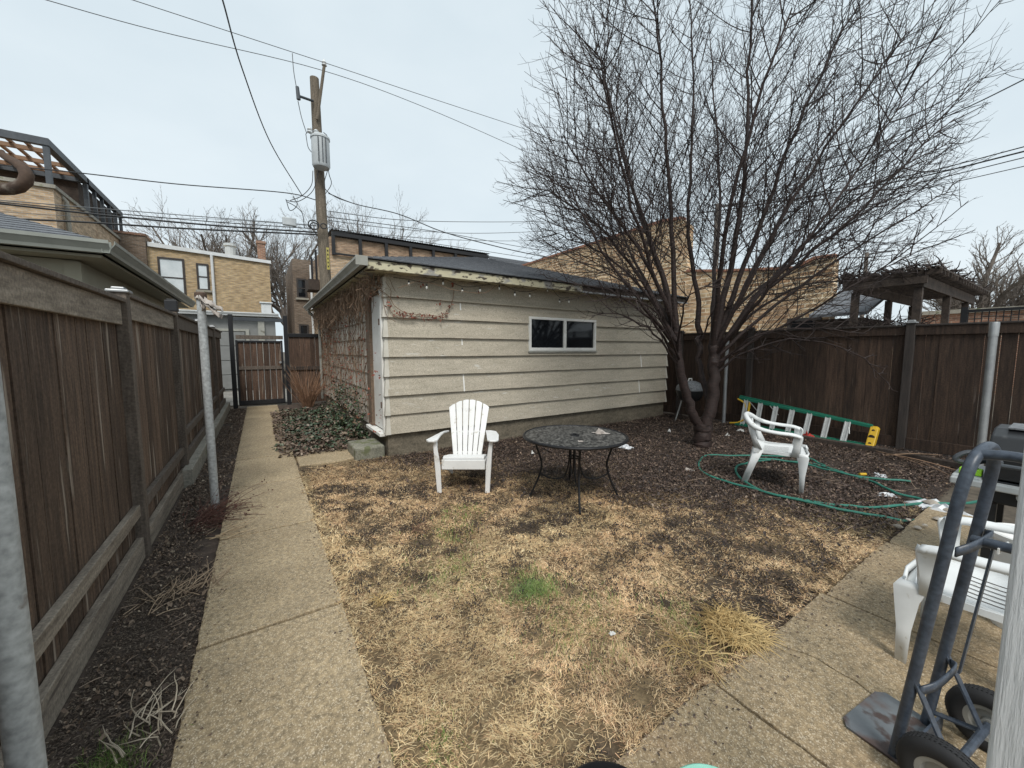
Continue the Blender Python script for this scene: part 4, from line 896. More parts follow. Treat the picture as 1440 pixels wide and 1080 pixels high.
def small_tree(label, base, H, r, seed, spread, levels=3, dens=(1.5, 1.8, 2.2), m=m_twigb, fork=.28, limbs=7, group=None, rmin=.013):
    t = thing('bare_tree', label, 'tree', base, 0, group); g_ = Grow(seed, (0, 0, H*.25), up=.3, out=.35, wob=.13, n=3, ang=(24, 60), rmin=rmin); R = random.Random(seed)
    tk = MB().tube([(0, 0, -.1), (R.gauss(0, .1), R.gauss(0, .1), H*fork*.5), (R.gauss(0, .15), R.gauss(0, .15), H*fork)], [r*1.2, r, r*.85], 10, cap=False)
    for k in range(limbs):
        a_ = 2*PI*k/limbs+R.uniform(-.3, .3); d = Vector((math.cos(a_)*spread, math.sin(a_)*spread, 1)); 
        g_.branch(Vector((0, 0, H*fork*R.uniform(.8, 1))), d, H*R.uniform(.55, .8), r*.5, 0, levels, dens, .5)
    g_.branch(Vector((0, 0, H*fork)), (0, 0, 1), H*.72, r*.6, 0, levels, dens, .5)
    tk.build('trunk', m, t, smooth=True); c_ = MB()
    for q in g_.mb: c_.add(q.v, q.f)
    c_.build('crown', m, t); return t
GT = 'bare trees far behind the buildings'
def at_dist(u, d): p = PD(u, 492, d); return (p.x, p.y, 0)
small_tree('broad bare tree behind the tan two storey building, centre', at_dist(335, 42), 15.5, .34, 21, .75, dens=(2.2, 2.4, 2.6), group=GT)
small_tree('bare tree rising behind the left half of the tan building', at_dist(258, 46), 15, .3, 22, .8, dens=(2.0, 2.2, 2.4), group=GT)
small_tree('bare tree standing in the gap between tan and brown brick buildings', at_dist(405, 44), 15.0, .34, 23, .6, dens=(2.2, 2.4, 2.6), group=GT)
small_tree('small bare treetop behind the black pergola roof', at_dist(520, 55), 19, .3, 24, .7, dens=(1.6, 1.8, 2.0), group=GT)
small_tree('bare treetop above the pergola nearer the hip roof', at_dist(590, 60), 18.5, .3, 25, .6, dens=(1.5, 1.7, 1.9), group=GT)
small_tree('wide bare tree on the right beyond the pergola', at_dist(1378, 21), 6.3, .22, 26, 1.15, dens=(4.5, 6, 6), fork=.42, limbs=11, group=GT, rmin=.009)
#==YARD==
# ------------------------------------------------------------------ adirondack chair
ch = thing('adirondack_chair', 'white plastic slat back garden chair facing the viewer before the garage wall', 'chair', (1.83, 3.76, 0), -math.radians(33.2))
def leaf_box(b, poly, vec): b.ext(poly, vec)
bk = MB(); NS = 6
y0, z0, y1, z1 = .30, .31, .55, .88
for k in range(NS):
    f0 = (k-NS/2+.06)/NS; f1 = (k-NS/2+.94)/NS
    xb0, xb1, xt0, xt1 = f0*.34, f1*.34, f0*.5, f1*.5
    tp = lambda f: z1+.045-.30*(f*f)*1.2
    def P(x, s, dz=0): return Vector((x, y0+(y1-y0)*s, z0+(z1-z0)*s+dz))
    s0, sm, s1 = .0, 1.0, 1.0
    a_, b_ = tp(f0), tp(f1); m_ = tp((f0+f1)/2)+.004
    poly = [Vector((xb0, y0, z0)), Vector((xb1, y0, z0)), Vector((xt1, y0+(y1-y0)*(b_-z0)/(z1-z0), b_)), Vector(((xt0+xt1)/2, y0+(y1-y0)*(m_-z0)/(z1-z0), m_)), Vector((xt0, y0+(y1-y0)*(a_-z0)/(z1-z0), a_))]
    bk.ext(poly, (0, .022, .009))
bk.build('backrest', m_plastic, ch, bevel=.004)
b = MB()
for s_ in (.42, .02):
    w_ = .17+.08*s_; b.beam((-w_, y0+(y1-y0)*s_+.03, z0+(z1-z0)*s_), (w_, y0+(y1-y0)*s_+.03, z0+(z1-z0)*s_), .02, .05, up=(0, -.4, 1))
b.build('back_brace', m_plastic, ch)
st = MB()
for k in range(5):
    t_ = k/4.; yy_ = -.02+.36*t_; zz_ = .375-.085*t_
    st.bx(-.225, .225, yy_-.038, yy_+.038, zz_-.012, zz_+.012)
st.build('seat', m_plastic, ch, bevel=.005)
MB().bx(-.235, .235, -.085, -.06, .255, .365).build('apron', m_plastic, ch, bevel=.008)
for sx in (-1, 1):
    leg = MB(); leg.ext([(sx*.285, -.1, 0), (sx*.285, -.03, 0), (sx*.32, .03, .58), (sx*.32, -.115, .58)], (-sx*.022, 0, 0)); leg.ext([(sx*.283, -.102, 0), (sx*.235, -.098, 0), (sx*.245, -.098, .3), (sx*.285, -.112, .58), (sx*.318, -.116, .58)], (0, .02, 0))
    leg.build('front_leg', m_plastic, ch, bevel=.006)
    rl = MB(); rl.ext([(sx*.24, .0, .27), (sx*.24, -.05, .345), (sx*.24, .3, .30), (sx*.24, .62, .0), (sx*.24, .54, .0)], (-sx*.025, 0, 0)); rl.build('rear_leg', m_plastic, ch, bevel=.006)
    am = MB(); ax = sx*.325
    poly = [(ax-.06, -.13, .6), (ax-.03, -.165, .598), (ax+.03, -.165, .598), (ax+.06, -.13, .6), (ax+.055, .1, .605), (ax-sx*.02+.035, .35, .59), (ax-sx*.07+.02, .46, .575), (ax-sx*.1-.02, .46, .575), (ax-sx*.06-.04, .3, .59)]
    if sx < 0: pass
    am.ext(poly, (0, 0, -.022)); am.build('armrest', m_plastic, ch, bevel=.008)
# ------------------------------------------------------------------ round patio table
TC = (2.73, 2.97); TZ = .655; TR = .535
tb_ = thing('patio_table', 'round black mesh top iron table between the two white chairs', 'table', (TC[0], TC[1], 0))
mm = bpy.data.materials.new('expanded_metal_mesh'); mm.use_nodes = True; n_ = mm.node_tree.nodes; l_ = mm.node_tree.links.new; pb_s = n_['Principled BSDF']; pb_s.inputs['Base Color'].default_value = (.022, .022, .022, 1); pb_s.inputs['Roughness'].default_value = .42
tn_ = n_.new('ShaderNodeTexNoise'); tn_.inputs['Scale'].default_value = 45; tr_ = n_.new('ShaderNodeValToRGB'); tr_.color_ramp.elements[0].position = .42; tr_.color_ramp.elements[1].position = .62; tr_.color_ramp.elements[0].color = (.012, .012, .012, 1); tr_.color_ramp.elements[1].color = (.13, .125, .115, 1); l_(tn_.outputs['Fac'], tr_.inputs[0]); l_(tr_.outputs[0], pb_s.inputs['Base Color']); tcx = n_.new('ShaderNodeTexCoord'); l_(tcx.outputs['Object'], tn_.inputs['Vector']); mpx = n_.new('ShaderNodeMapping'); mpx.inputs['Scale'].default_value = (30, 21, 1); mpx.inputs['Rotation'].default_value = (0, 0, .78)
vx = n_.new('ShaderNodeTexVoronoi'); vx.feature = 'DISTANCE_TO_EDGE'; vx.inputs['Scale'].default_value = 1; vx.inputs['Randomness'].default_value = .15
lt = n_.new('ShaderNodeMath'); lt.operation = 'GREATER_THAN'; lt.inputs[1].default_value = .2; trn = n_.new('ShaderNodeBsdfTransparent'); mxs = n_.new('ShaderNodeMixShader')
l_(tcx.outputs['Object'], mpx.inputs[0]); l_(mpx.outputs[0], vx.inputs['Vector']); l_(vx.outputs['Distance'], lt.inputs[0]); l_(lt.outputs[0], mxs.inputs[0]); l_(pb_s.outputs[0], mxs.inputs[1]); l_(trn.outputs[0], mxs.inputs[2]); l_(mxs.outputs[0], n_['Material Output'].inputs[0])
rg_ = 64; disc = MB(); disc.add([(.035*math.cos(2*PI*k/rg_), .035*math.sin(2*PI*k/rg_), TZ) for k in range(rg_)]+[((TR-.01)*math.cos(2*PI*k/rg_), (TR-.01)*math.sin(2*PI*k/rg_), TZ) for k in range(rg_)], [(k, (k+1) % rg_, rg_+(k+1) % rg_, rg_+k) for k in range(rg_)])
disc.build('tabletop', mm, tb_)
MB().tube([((TR-.005)*math.cos(2*PI*k/64), (TR-.005)*math.sin(2*PI*k/64), TZ-.008) for k in range(64)], .016, 8, closed=True).build('rim', m_iron, tb_, smooth=True)
MB().lathe([(.024, TZ-.02), (.05, TZ-.004), (.05, TZ+.006), (.04, TZ+.012), (.024, TZ+.008), (.024, TZ-.02)], (0, 0, 0), 20).build('umbrella_ring', m_iron, tb_, smooth=True)
b = MB()
for k in range(4): a_ = k*PI/2+.96; b.beam((0.04*math.cos(a_), .04*math.sin(a_), TZ-.012), ((TR-.02)*math.cos(a_), (TR-.02)*math.sin(a_), TZ-.012), .02, .008)
b.build('top_brace', m_iron, tb_)
for ang in (math.atan2(-.37, -.26), math.atan2(.24, -.37), math.atan2(-.25, .37), math.atan2(.36, .26)):
    prof = [(.42, TZ-.02), (.43, TZ-.1), (.40, .42), (.33, .3), (.34, .2), (.38, .1), (.43, .02), (.455, .0)]
    prof = [(.40, TZ-.015), (.405, .56), (.36, .42), (.345, .33), (.37, .22), (.42, .1), (.46, .015), (.475, .006)]
    P = smooth_pts([(r_*math.cos(ang), r_*math.sin(ang), z_) for r_, z_ in prof], 5); MB().tube(P, .011, 8).build('leg', m_iron, tb_, smooth=True)
    bp = smooth_pts([(r_*math.cos(ang), r_*math.sin(ang), z_) for r_, z_ in ((.36, .25), (.27, .2), (.16, .19), (.09, .24), (.055, .4), (.05, .64))], 4); MB().tube(bp, .008, 6).build('brace', m_iron, tb_, smooth=True)
MB().tube([(.052*math.cos(2*PI*k/16), .052*math.sin(2*PI*k/16), .42) for k in range(16)], .008, 6, closed=True).build('hub_ring', m_iron, tb_)

# ------------------------------------------------------------------ white monobloc armchairs
def armchair(label, x, y, rz):
    t = thing('plastic_armchair', label, 'chair', (x, y, 0), rz, 'white moulded garden armchairs')
    # local: front is -y
    rows = []
    for i in range(13):
        v = i/12; yy_ = -.25+.47*v; row = []
        for j in range(11):
            u = j/10*2-1; w_ = .255-.035*v; e = abs(u)**4
            zz_ = .42 - .03*math.sin(v*PI*.8) + .03*e*(1-abs(v-.5)) - (.06*(1-v/.12)**2 if v < .12 else 0) + (.03*(v-.85)/.15 if v > .85 else 0)
            row.append((u*w_, yy_+.02*(1-u*u)*(-1 if v < .3 else 0), zz_))
        rows.append(row)
    so_ = MB().strip(rows).build('seat', m_plasticw, t, smooth=True, solid=.012)
    sl = MB()
    for k in range(6):
        xx = -.125+.05*k; zs = [(yq, .42-.03*math.sin((yq+.25)/.47*PI*.8)+.0095+.02*(abs(xx)/.24)**4) for yq in (-.1, -.04, .02, .08, .14)]
        for (ya, za), (yb, zb) in zip(zs, zs[1:]): sl.add([(xx-.0035, ya, za), (xx+.0035, ya, za), (xx+.0035, yb, zb), (xx-.0035, yb, zb)], [(0, 1, 2, 3)])
    sl.build('drain_slots', m_dtimber, t)
    # rim: armrests and back top in one swept band
    path = [(.27, -.2, .625), (.285, -.12, .645), (.295, 0, .65), (.29, .12, .665), (.265, .22, .70), (.2, .29, .755), (.1, .325, .785), (0, .335, .79)]
    path = path+[(-a_, b_, c_) for a_, b_, c_ in path[-2::-1]]
    P = smooth_pts(path, 4); rows = []
    for i, p in enumerate(P):
        d = (P[min(i+1, len(P)-1)]-P[max(i-1, 0)]).normalized(); o_ = Vector((d.y, -d.x, 0)).normalized(); bk_ = max(0, (p.y-.1)/.24)
        w_ = .035*(1-.5*bk_); dn = .02+.035*bk_
        rows.append([p+o_*-w_+Vector((0, 0, -dn)), p+o_*-w_*.9, p+Vector((0, 0, .008)), p+o_*w_*.9, p+o_*w_+Vector((0, 0, -dn))])
    MB().strip(rows).build('arm_rim', m_plasticw, t, smooth=True, solid=.011, angle=70)
    b = MB()
    for k in range(7):
        f = (k-3)/3.5; f0, f1 = f-.09, f+.09
        def bot(f): return Vector((f*.19, .215+.01*(1-f*f), .43))
        def tp_(f): return Vector((f*.2, .33-.05*f*f, .765-.02*f*f))
        b.add([bot(f0), bot(f1), bot(f1).lerp(tp_(f1), .5)+Vector((0, .012, 0)), bot(f0).lerp(tp_(f0), .5)+Vector((0, .012, 0)), tp_(f1), tp_(f0)], [(0, 1, 2, 3), (3, 2, 4, 5)])
    b.build('backrest', m_plasticw, t, solid=.009)
    for sx in (-1, 1):
        # front leg: angle section, wide at the seat; arm upright above it
        f = MB(); xo = sx*.275
        f.strip([[(xo-sx*.032, -.245, 0), (xo+sx*.003, -.25, 0), (xo+sx*.006, -.215, 0)], [(xo-sx*.036, -.25, .2), (xo+sx*.002, -.256, .2), (xo+sx*.006, -.208, .2)],
                 [(xo-sx*.046, -.266, .35), (xo, -.274, .35), (xo+sx*.005, -.19, .35)], [(xo-sx*.06, -.272, .40), (xo-sx*.004, -.28, .40), (xo, -.17, .41)], [(xo-sx*.07, -.255, .43), (xo-sx*.012, -.262, .435), (xo-sx*.004, -.15, .44)]])
        f.build('front_leg', m_plasticw, t, smooth=True, solid=.01, angle=60)
        u_ = MB(); u_.strip([[(xo-sx*.02, -.2, .40), (xo+sx*.004, -.19, .40), (xo+sx*.004, -.12, .40)], [(xo-sx*.014, -.205, .5), (xo+sx*.008, -.195, .5), (xo+sx*.008, -.14, .5)], [(xo-sx*.02, -.22, .6), (xo+sx*.01, -.21, .61), (xo+sx*.013, -.14, .62)], [(xo-sx*.026, -.215, .625), (xo+sx*.01, -.2, .632), (xo+sx*.015, -.11, .642)]])
        u_.build('arm_upright', m_plasticw, t, smooth=True, solid=.01, angle=60)
        r_ = MB(); r_.strip([[(sx*.17, .33, 0), (sx*.225, .325, 0), (sx*.23, .27, 0)], [(sx*.16, .265, .25), (sx*.228, .255, .25), (sx*.235, .19, .25)], [(sx*.15, .235, .43), (sx*.225, .215, .43), (sx*.25, .12, .43)]])
        r_.build('rear_leg', m_plasticw, t, smooth=True, solid=.01, angle=60)
        s_ = MB(); s_.strip([[(sx*.225, .215, .43), (sx*.25, .14, .43)], [(sx*.245, .25, .56), (sx*.268, .2, .55)], [(sx*.255, .265, .70), (sx*.28, .21, .69)]])
        s_.build('back_stile', m_plasticw, t, smooth=True, solid=.011)
        e_ = MB(); e_.strip([[(sx*.262, -.2, .43), (sx*.262, -.2, .39)], [(sx*.258, 0, .425), (sx*.258, 0, .395)], [(sx*.235, .22, .43), (sx*.235, .22, .38)]]); e_.build('seat_edge', m_plasticw, t, solid=.01)
    MB().strip([[(-.2, -.262, .41), (-.2, -.258, .35)], [(0, -.285, .40), (0, -.28, .36)], [(.2, -.262, .41), (.2, -.258, .35)]]).build('seat_front', m_plasticw, t, smooth=True, solid=.01)
    return t
armchair('white plastic armchair standing inside the green hose loop', 4.97, 1.97, math.radians(20))
armchair('white plastic armchair on the patio behind the hand truck', 2.84, .2, math.radians(181))

# ------------------------------------------------------------------ hand truck
ht = thing('hand_truck', 'blue grey two wheeled hand truck with worn toe plate', 'hand truck', (2.05, .25, .03))
pz = .045
b = MB(); b.ext([(1.885, .285, pz-.012), (2.215, .285, pz-.012), (2.225, .45, pz-.012), (2.19, .475, pz-.012), (1.92, .475, pz-.012), (1.885, .45, pz-.012)], (0, 0, .008)); b.build('toe_plate', m_plate, ht, world=True)
MB().beam((1.885, .278, pz+.025), (2.215, .278, pz+.025), .008, .07).build('plate_back', m_truck, ht, world=True)
def rail_y(z): return .318-.1*(z/1.1)
ls = [(1.91, rail_y(z), z) for z in (.04, .3, .6, .9, 1.05)] + [(1.925, .214, 1.14), (1.965, .208, 1.2), (2.05, .203, 1.225), (2.135, .207, 1.2), (2.175, .213, 1.14)] + [(2.19, rail_y(z), z) for z in (1.05, .9, .6, .3, .04)]
MB().tube(smooth_pts(ls, 4), .0168, 14).build('frame', m_truck, ht, world=True, smooth=True)
hd = [(1.98, .21, 1.205), (1.985, .13, 1.215), (1.99, 0, 1.2), (2.0, -.1, 1.16), (2.0, -.15, 1.05), (2.0, -.12, .95), (2.0, 0, .915), (2.02, .12, .91), (2.03, .21, .90)]
MB().tube(smooth_pts(hd, 5), .0165, 12).build('handle', m_truck, ht, world=True, smooth=True)
for z, n__ in ((.90, 'upper_strap'), (.36, 'lower_strap')):
    P = smooth_pts([(1.91, rail_y(z)-.02, z-.02), (1.96, rail_y(z)-.045, z-.0), (2.05, rail_y(z)-.05, z+.005), (2.14, rail_y(z)-.045, z), (2.19, rail_y(z)-.02, z-.02)], 5)
    b = MB(); b.strip([[p+Vector((0, 0, .016)), p-Vector((0, 0, .016))] for p in P]); b.build('strap', m_truck, ht, world=True, solid=.006, smooth=True)
b = MB(); b.beam((2.05, .165, .905), (2.05, .21, .4), .02, .006, up=(0, 1, 0)); b.build('centre_bar', m_truck, ht, world=True)
MB().bx(2.0, 2.1, .145, .149, .885, .905).build('paper_label', m_paper, ht, world=True)
AX = (.205, .14)
MB().tube([(1.83, AX[0]-.035, AX[1]), (2.27, AX[0]-.035, AX[1])], .013, 10).build('axle', m_truck, ht, world=True)
for x in (1.91, 2.19):
    MB().beam((x, rail_y(.38), .38), (x, AX[0]-.035, AX[1]), .006, .028, up=(1, 0, 0)).build('brace', m_truck, ht, world=True)
    MB().beam((x, rail_y(.14), .1), (x, AX[0]-.035, AX[1]), .006, .025, up=(1, 0, 0)).build('brace', m_truck, ht, world=True)
for x, s in ((1.84, -1), (2.275, 1)):
    c_ = (x, AX[0]-.035, AX[1]); R0 = .116
    prof = [(.066, -.03), (.08, -.036), (.1, -.035), (.11, -.027), (R0-.001, -.02), (R0, -.0165), (R0-.006, -.015), (R0-.006, -.012), (R0+.001, -.0105), (R0+.001, -.0015), (R0-.005, -.001), (R0-.005, .001), (R0+.001, .0015), (R0+.001, .0105), (R0-.006, .012), (R0-.006, .015), (R0, .0165), (R0-.001, .02), (.11, .027), (.1, .035), (.08, .036), (.066, .03)]
    w_ = MB().lathe(prof+prof[:1], c_, 48, (1, 0, 0), cap=False).build('wheel', m_rubber, ht, world=True, smooth=True, angle=50)
    MB().lathe([(0, -.03), (.02, -.03), (.022, -.012), (.045, -.01), (.052, -.026), (.067, -.028), (.067, .028), (.052, .026), (.045, .01), (.022, .012), (.02, .03), (0, .03)], c_, 28, (1, 0, 0)).build('rim', m_rim, w_, world=True, smooth=True)
    tr_ = MB()
    for k in range(60):
        a_ = 2*PI*k/60
        for dx in (-.014, .0, .014): tr_.beam((x+dx-.004, c_[1]+math.cos(a_)*(R0-.0005), c_[2]+math.sin(a_)*(R0-.0005)), (x+dx+.004, c_[1]+math.cos(a_+.05)*(R0-.0005), c_[2]+math.sin(a_+.05)*(R0-.0005)), .004, .003)
    tr_.build('tread', m_rubber, w_, world=True)
_piv = Vector((1.91, .29, 0)); _rot = Matrix.Translation(_piv) @ Matrix.Rotation(math.radians(-7), 4, 'Z') @ Matrix.Translation(-_piv)
ht.location = _rot @ Vector((2.05, .25, .03)); ht.rotation_euler = (0, 0, math.radians(-7))
# ------------------------------------------------------------------ porch post, pot, mint stool, bucket
t = thing('porch_post', 'white painted timber porch post at the right edge', 'post', (1.13, 0, 0))
MB().bx(1.068, 1.2, -.072, .06, -.06, 2.9).build('shaft', m_postw, t, world=True, bevel=.006)
t = thing('plant_pot', 'black round plastic pot at the bottom edge of the view', 'pot', (.66, .56, .03))
MB().lathe([(0, 0), (.09, 0), (.098, .02), (.128, .362), (.135, .362), (.138, .387), (.132, .39), (.124, .367), (.115, .28), (0, .27)], (0, 0, 0), 40).build('pot_body', m_pot, t, smooth=True)
t = thing('garden_stool', 'round mint green stool with chipped top at the bottom edge', 'stool', (1.0, .475, .03))
MB().lathe([(0, .215), (.135, .215), (.143, .222), (.143, .238), (.135, .245), (0, .246)], (0, 0, 0), 40).build('stool_top', m_mint, t, smooth=True)
for k in range(3): a_ = k*2*PI/3+.4; MB().tube([(.09*math.cos(a_), .09*math.sin(a_), .216), (.12*math.cos(a_), .12*math.sin(a_), 0)], [.014, .01], 10).build('leg', m_mint, t, smooth=True)
t = thing('planter_bucket', 'white plastic bucket of debris behind the patio armchair', 'bucket', (3.42, .12, .03))
MB().lathe([(0, 0), (.12, 0), (.15, .5), (.168, .5), (.17, .525), (.158, .53), (.146, .5), (.14, .46), (0, .46)], (0, 0, 0), 32).build('bucket_body', m_plastic, t, smooth=True)
b = MB()
for k in range(26): a_ = random.uniform(0, 6.28); r_ = random.uniform(0, .11); b.lathe([(0, 0), (random.uniform(.015, .035), .012), (0, .03)], (r_*math.cos(a_), r_*math.sin(a_), .46+random.uniform(0, .02)), 6)
b.build('debris', m_soil, t)
# ------------------------------------------------------------------ gas grill
gl = thing('gas_grill', 'black gas barbecue with grey side shelf behind the hand truck', 'grill', (4.2, -.1, .03))
b = MB(); prof = [(3.92, .72), (3.90, .86), (3.99, .985), (4.12, 1.03), (4.36, 1.03), (4.42, .98), (4.42, .72)]
b.ext([(x, -.42, z) for x, z in prof], (0, .78, 0)); b.build('hood', m_grill, gl, world=True, bevel=.012)
MB().bx(4.08, 4.38, -.38, .3, 1.032, 1.042).build('hood_top', m_ash, gl, world=True)
MB().bx(3.93, 4.4, -.4, .34, .56, .71).build('firebox', m_grill, gl, world=True, bevel=.01)
MB().tube(smooth_pts([(3.9, .3, .84), (3.84, .3, .83), (3.83, .28, .83), (3.83, -.3, .83), (3.9, -.32, .84)], 3), .014, 8).build('hood_handle', m_steel, gl, world=True, smooth=True)
MB().bx(3.9, 4.36, .37, .5, .675, .71).bx(3.86, 3.92, -.45, .5, .655, .70).build('side_shelf', m_gshelf, gl, world=True, bevel=.008)
MB().tube(smooth_pts([(4.05, .38, .86), (4.0, .46, .85), (3.98, .5, .80), (4.02, .44, .78), (4.1, .37, .8)], 4), .016, 8).build('side_handle', m_steel, gl, world=True, smooth=True)
for x in (3.95, 4.36):
    for y in (-.38, .32): MB().bx(x-.022, x+.022, y-.022, y+.022, .03, .56).build('leg', m_grill, gl, world=True)
MB().bx(3.95, 4.38, -.38, .32, .13, .16).build('lower_shelf', m_grill, gl, world=True)
MB().lathe([(0, .03), (.13, .03), (.14, .06), (.14, .3), (.1, .36), (0, .38)], (4.2, 0, .13), 20).build('gas_tank', m_xfmr, gl, world=True, smooth=True)
for y in (-.2, 0, .2): MB().lathe([(0, 0), (.03, 0), (.026, .03), (0, .032)], (3.93, y, .63), 12, (-1, 0, 0)).build('knob', m_gshelf, gl, world=True)
b = MB(); random.seed(9)
for k in range(9): y = .17-k*.032; b.bx(3.856, 3.859, y-.018, y-random.uniform(0, .006), .712, .712+random.uniform(.012, .022))
b.bx(3.862, 3.872, -.25, .2, .703, .742); b.build('control_strip', m_grill, gl, world=True)
o = MB().bx(-.035, .035, -.05, .05, 0, .04).bx(-.02, .02, -.03, .03, .04, .05).build('lime_lighter_box', m_lime, bevel=.008); o.location = (3.99, .425, .712); tag(o, 'small lime green plastic case lying on the grill shelf', 'case')
# black kettle barbecue behind the tree
kt = thing('kettle_barbecue', 'black kettle barbecue with grey lid behind the tree trunk', 'grill', (7.72, 4.8, 0))
MB().lathe([(0, .42), (.12, .43), (.22, .5), (.27, .62), (.28, .68)], (0, 0, 0), 24).build('bowl', m_grill, kt, smooth=True)
MB().lathe([(.285, .685), (.27, .76), (.2, .84), (.1, .88), (0, .89)], (0, 0, 0), 24).build('lid', m_ash, kt, smooth=True)
MB().tube([(-.06, 0, .89), (-.05, 0, .93), (.05, 0, .93), (.06, 0, .89)], .012, 8).build('lid_handle', m_trimw, kt)
for k in range(3): a_ = k*2*PI/3; MB().tube([(.15*math.cos(a_), .15*math.sin(a_), .46), (.27*math.cos(a_), .27*math.sin(a_), -.02)], .014, 8).build('leg', m_alum, kt)
# ------------------------------------------------------------------ step ladder lying on its side against the fence
ld = thing('step_ladder', 'green step ladder lying on its side along the right fence', 'ladder', (8.1, 3, 0))
A1, B1 = Vector((8.22, 4.02, .56)), Vector((8.2, 1.93, .315)); A0, B0 = Vector((8.06, 4.0, .045)), Vector((8.0, 1.93, .02))
MB().beam(A1, B1, .03, .05).build('rail', m_green, ld, world=True, bevel=.004); MB().beam(A0, B0, .03, .05).build('rail', m_green, ld, world=True, bevel=.004)
for k in range(7):
    t_ = .05+.13*k+.02; p, q = A1.lerp(B1, t_), A0.lerp(B0, t_); b = MB()
    b.beam(p, q, .018, .085, up=(0, 1, 0)); b.beam(p+Vector((-.012, -.03, 0)), q+Vector((-.012, -.03, 0)), .02, .01, up=(0, 1, 0)); b.beam(p+Vector((-.012, .03, 0)), q+Vector((-.012, .03, 0)), .02, .01, up=(0, 1, 0))
    b.build('step', m_alum, ld, world=True)
off = Vector((.07, .02, 0))
MB().beam(A1+off+Vector((0, .0, .03)), B1+off, .025, .05).build('rear_rail', m_green, ld, world=True); MB().beam(A0+off*1.5, B0+off*1.5, .025, .05).build('rear_rail', m_green, ld, world=True)
for k, (t0, t1) in enumerate(((.16, .24), (.34, .42))): MB().beam(A1.lerp(B1, t0-.06)+Vector((-.02, 0, -.02)), A1.lerp(A0, .35).lerp(B1.lerp(B0, .35), t1-.06), .012, .012).build('spreader', m_alum, ld, world=True)
MB().beam(A1.lerp(B1, .9)+Vector((-.03, .08, -.05)), B1.lerp(B0, .5)+Vector((-.03, .25, 0)), .012, .02).build('spreader', m_alum, ld, world=True)
b = MB(); b.tube(smooth_pts([A1+Vector((-.01, .02, -.02)), A1+Vector((-.02, -.12, -.09)), A1+Vector((-.05, -.17, -.18))], 4), .018, 6)
b.tube(smooth_pts([A0+Vector((0, .1, .0)), A0+Vector((0, -.05, .03)), A0+Vector((.02, -.16, .1))], 4), .018, 6); b.build('brace', m_yellow, ld, world=True)
MB().beam(A0.lerp(A1, .12)+Vector((0, -.22, 0)), A0.lerp(A1, .88)+Vector((0, -.22, 0)), .02, .03, up=(0, 1, 0)).build('brace', m_yellow, ld, world=True)
cp = MB(); cd = (B1-B0).normalized(); cc = B0.lerp(B1, .5)
def cpt(s, y, dx): return cc+cd*s+Vector((dx, y, 0))
cp.ext([cpt(-.185, .02, -.05), cpt(-.185, -.05, -.05), cpt(-.15, -.085, -.05), cpt(.15, -.085, -.05), cpt(.185, -.05, -.05), cpt(.185, .02, -.05)], (.11, 0, .0))
tc_ = cp.build('top_cap', m_yellow, ld, world=True, bevel=.012)
hl = MB()
for s_, r_ in ((-.11, .02), (0, .04), (.12, .02)): hl.lathe([(0, 0), (r_, 0), (r_, .004), (0, .004)], cpt(s_, -.03, -.0505), 14, (-1, 0, 0))
hl.build('tool_hole', m_dtimber, tc_, world=True)
# ------------------------------------------------------------------ hose
def Gz(u, v): p = G(u, v, .02); p.z = .022; return p
hp = [(1160, 655), (1130, 643), (1080, 642), (1030, 641), (995, 640), (983, 650), (990, 664), (1020, 676), (1060, 688), (1110, 702), (1180, 717), (1250, 729), (1285, 731), (1303, 722), (1305, 710), (1292, 702), (1262, 694), (1225, 677), (1180, 662), (1140, 651), (1095, 647), (1060, 649), (1038, 656), (1036, 666), (1052, 680), (1085, 693), (1130, 703), (1180, 710), (1240, 714), (1290, 710), (1345, 709), (1375, 706)]
hs = MB(); P = smooth_pts([Gz(u, v) for u, v in hp], 7)
for i, p in enumerate(P): p.z = float(lawn_z(p.x, p.y))+.02+.012*math.sin(i*.13)
hs.tube(P, .0135, 8); o = hs.build('garden_hose', m_hose, smooth=True); tag(o, 'green garden hose lying in wide loops round the armchair', 'hose')
hs = MB(); P = smooth_pts([Gz(u, v) for u, v in [(1065, 646), (1100, 648), (1140, 655), (1190, 667), (1240, 674), (1280, 678)]], 6)
for p in P: p.z = float(lawn_z(p.x, p.y))+.028
hs.tube(P, .0125, 8); o = hs.build('garden_hose', m_hose, smooth=True); tag(o, 'short straight end of green hose with a yellow collar past the armchair', 'hose')
q = Gz(1213, 668); b = MB().tube([q+Vector((-.035, .02, .008)), q+Vector((.035, -.02, .008))], .017, 8).build('collar', m_yellow, o, world=True)
# ------------------------------------------------------------------ string lights and vines on the garage
sl_ = thing('string_light', 'string of small clear bulbs hanging under the garage eave', 'string light', (3, 5.25, 2.55))
px = [(553, 396), (575, 399), (600, 404), (623, 398), (650, 409), (675, 408), (702, 405), (724, 414), (745, 416), (770, 408), (787, 424), (800, 424)]
yb = GY0-.2; P = [PY(u, v-6, yb) for u, v in px]; MB().tube(smooth_pts(P, 4), .004, 5).build('cord', m_black, sl_, world=True)
for u, v in px[1:]:
    c_ = PY(u, v, yb); MB().lathe([(0, -.03), (.013, -.024), (.018, -.008), (.014, .008), (.009, .016)], c_, 10).build('bulb', m_bulb, sl_, world=True, smooth=True)
    MB().lathe([(.011, .014), (.011, .045), (0, .046)], c_, 8).build('socket', m_black, sl_, world=True)
b = MB(); yv = GY0-.06
def vine_line(px, r=.005, y=yv): b.tube(smooth_pts([PY(u, v, y) for u, v in px], 4), r, 5)
vine_line([(520, 400), (545, 415), (555, 430), (572, 440), (600, 443), (622, 444), (632, 434), (637, 420), (638, 408)])
vine_line([(560, 405), (575, 400), (590, 395), (620, 402), (640, 408), (680, 412), (700, 400)], .004, GY0-.22)
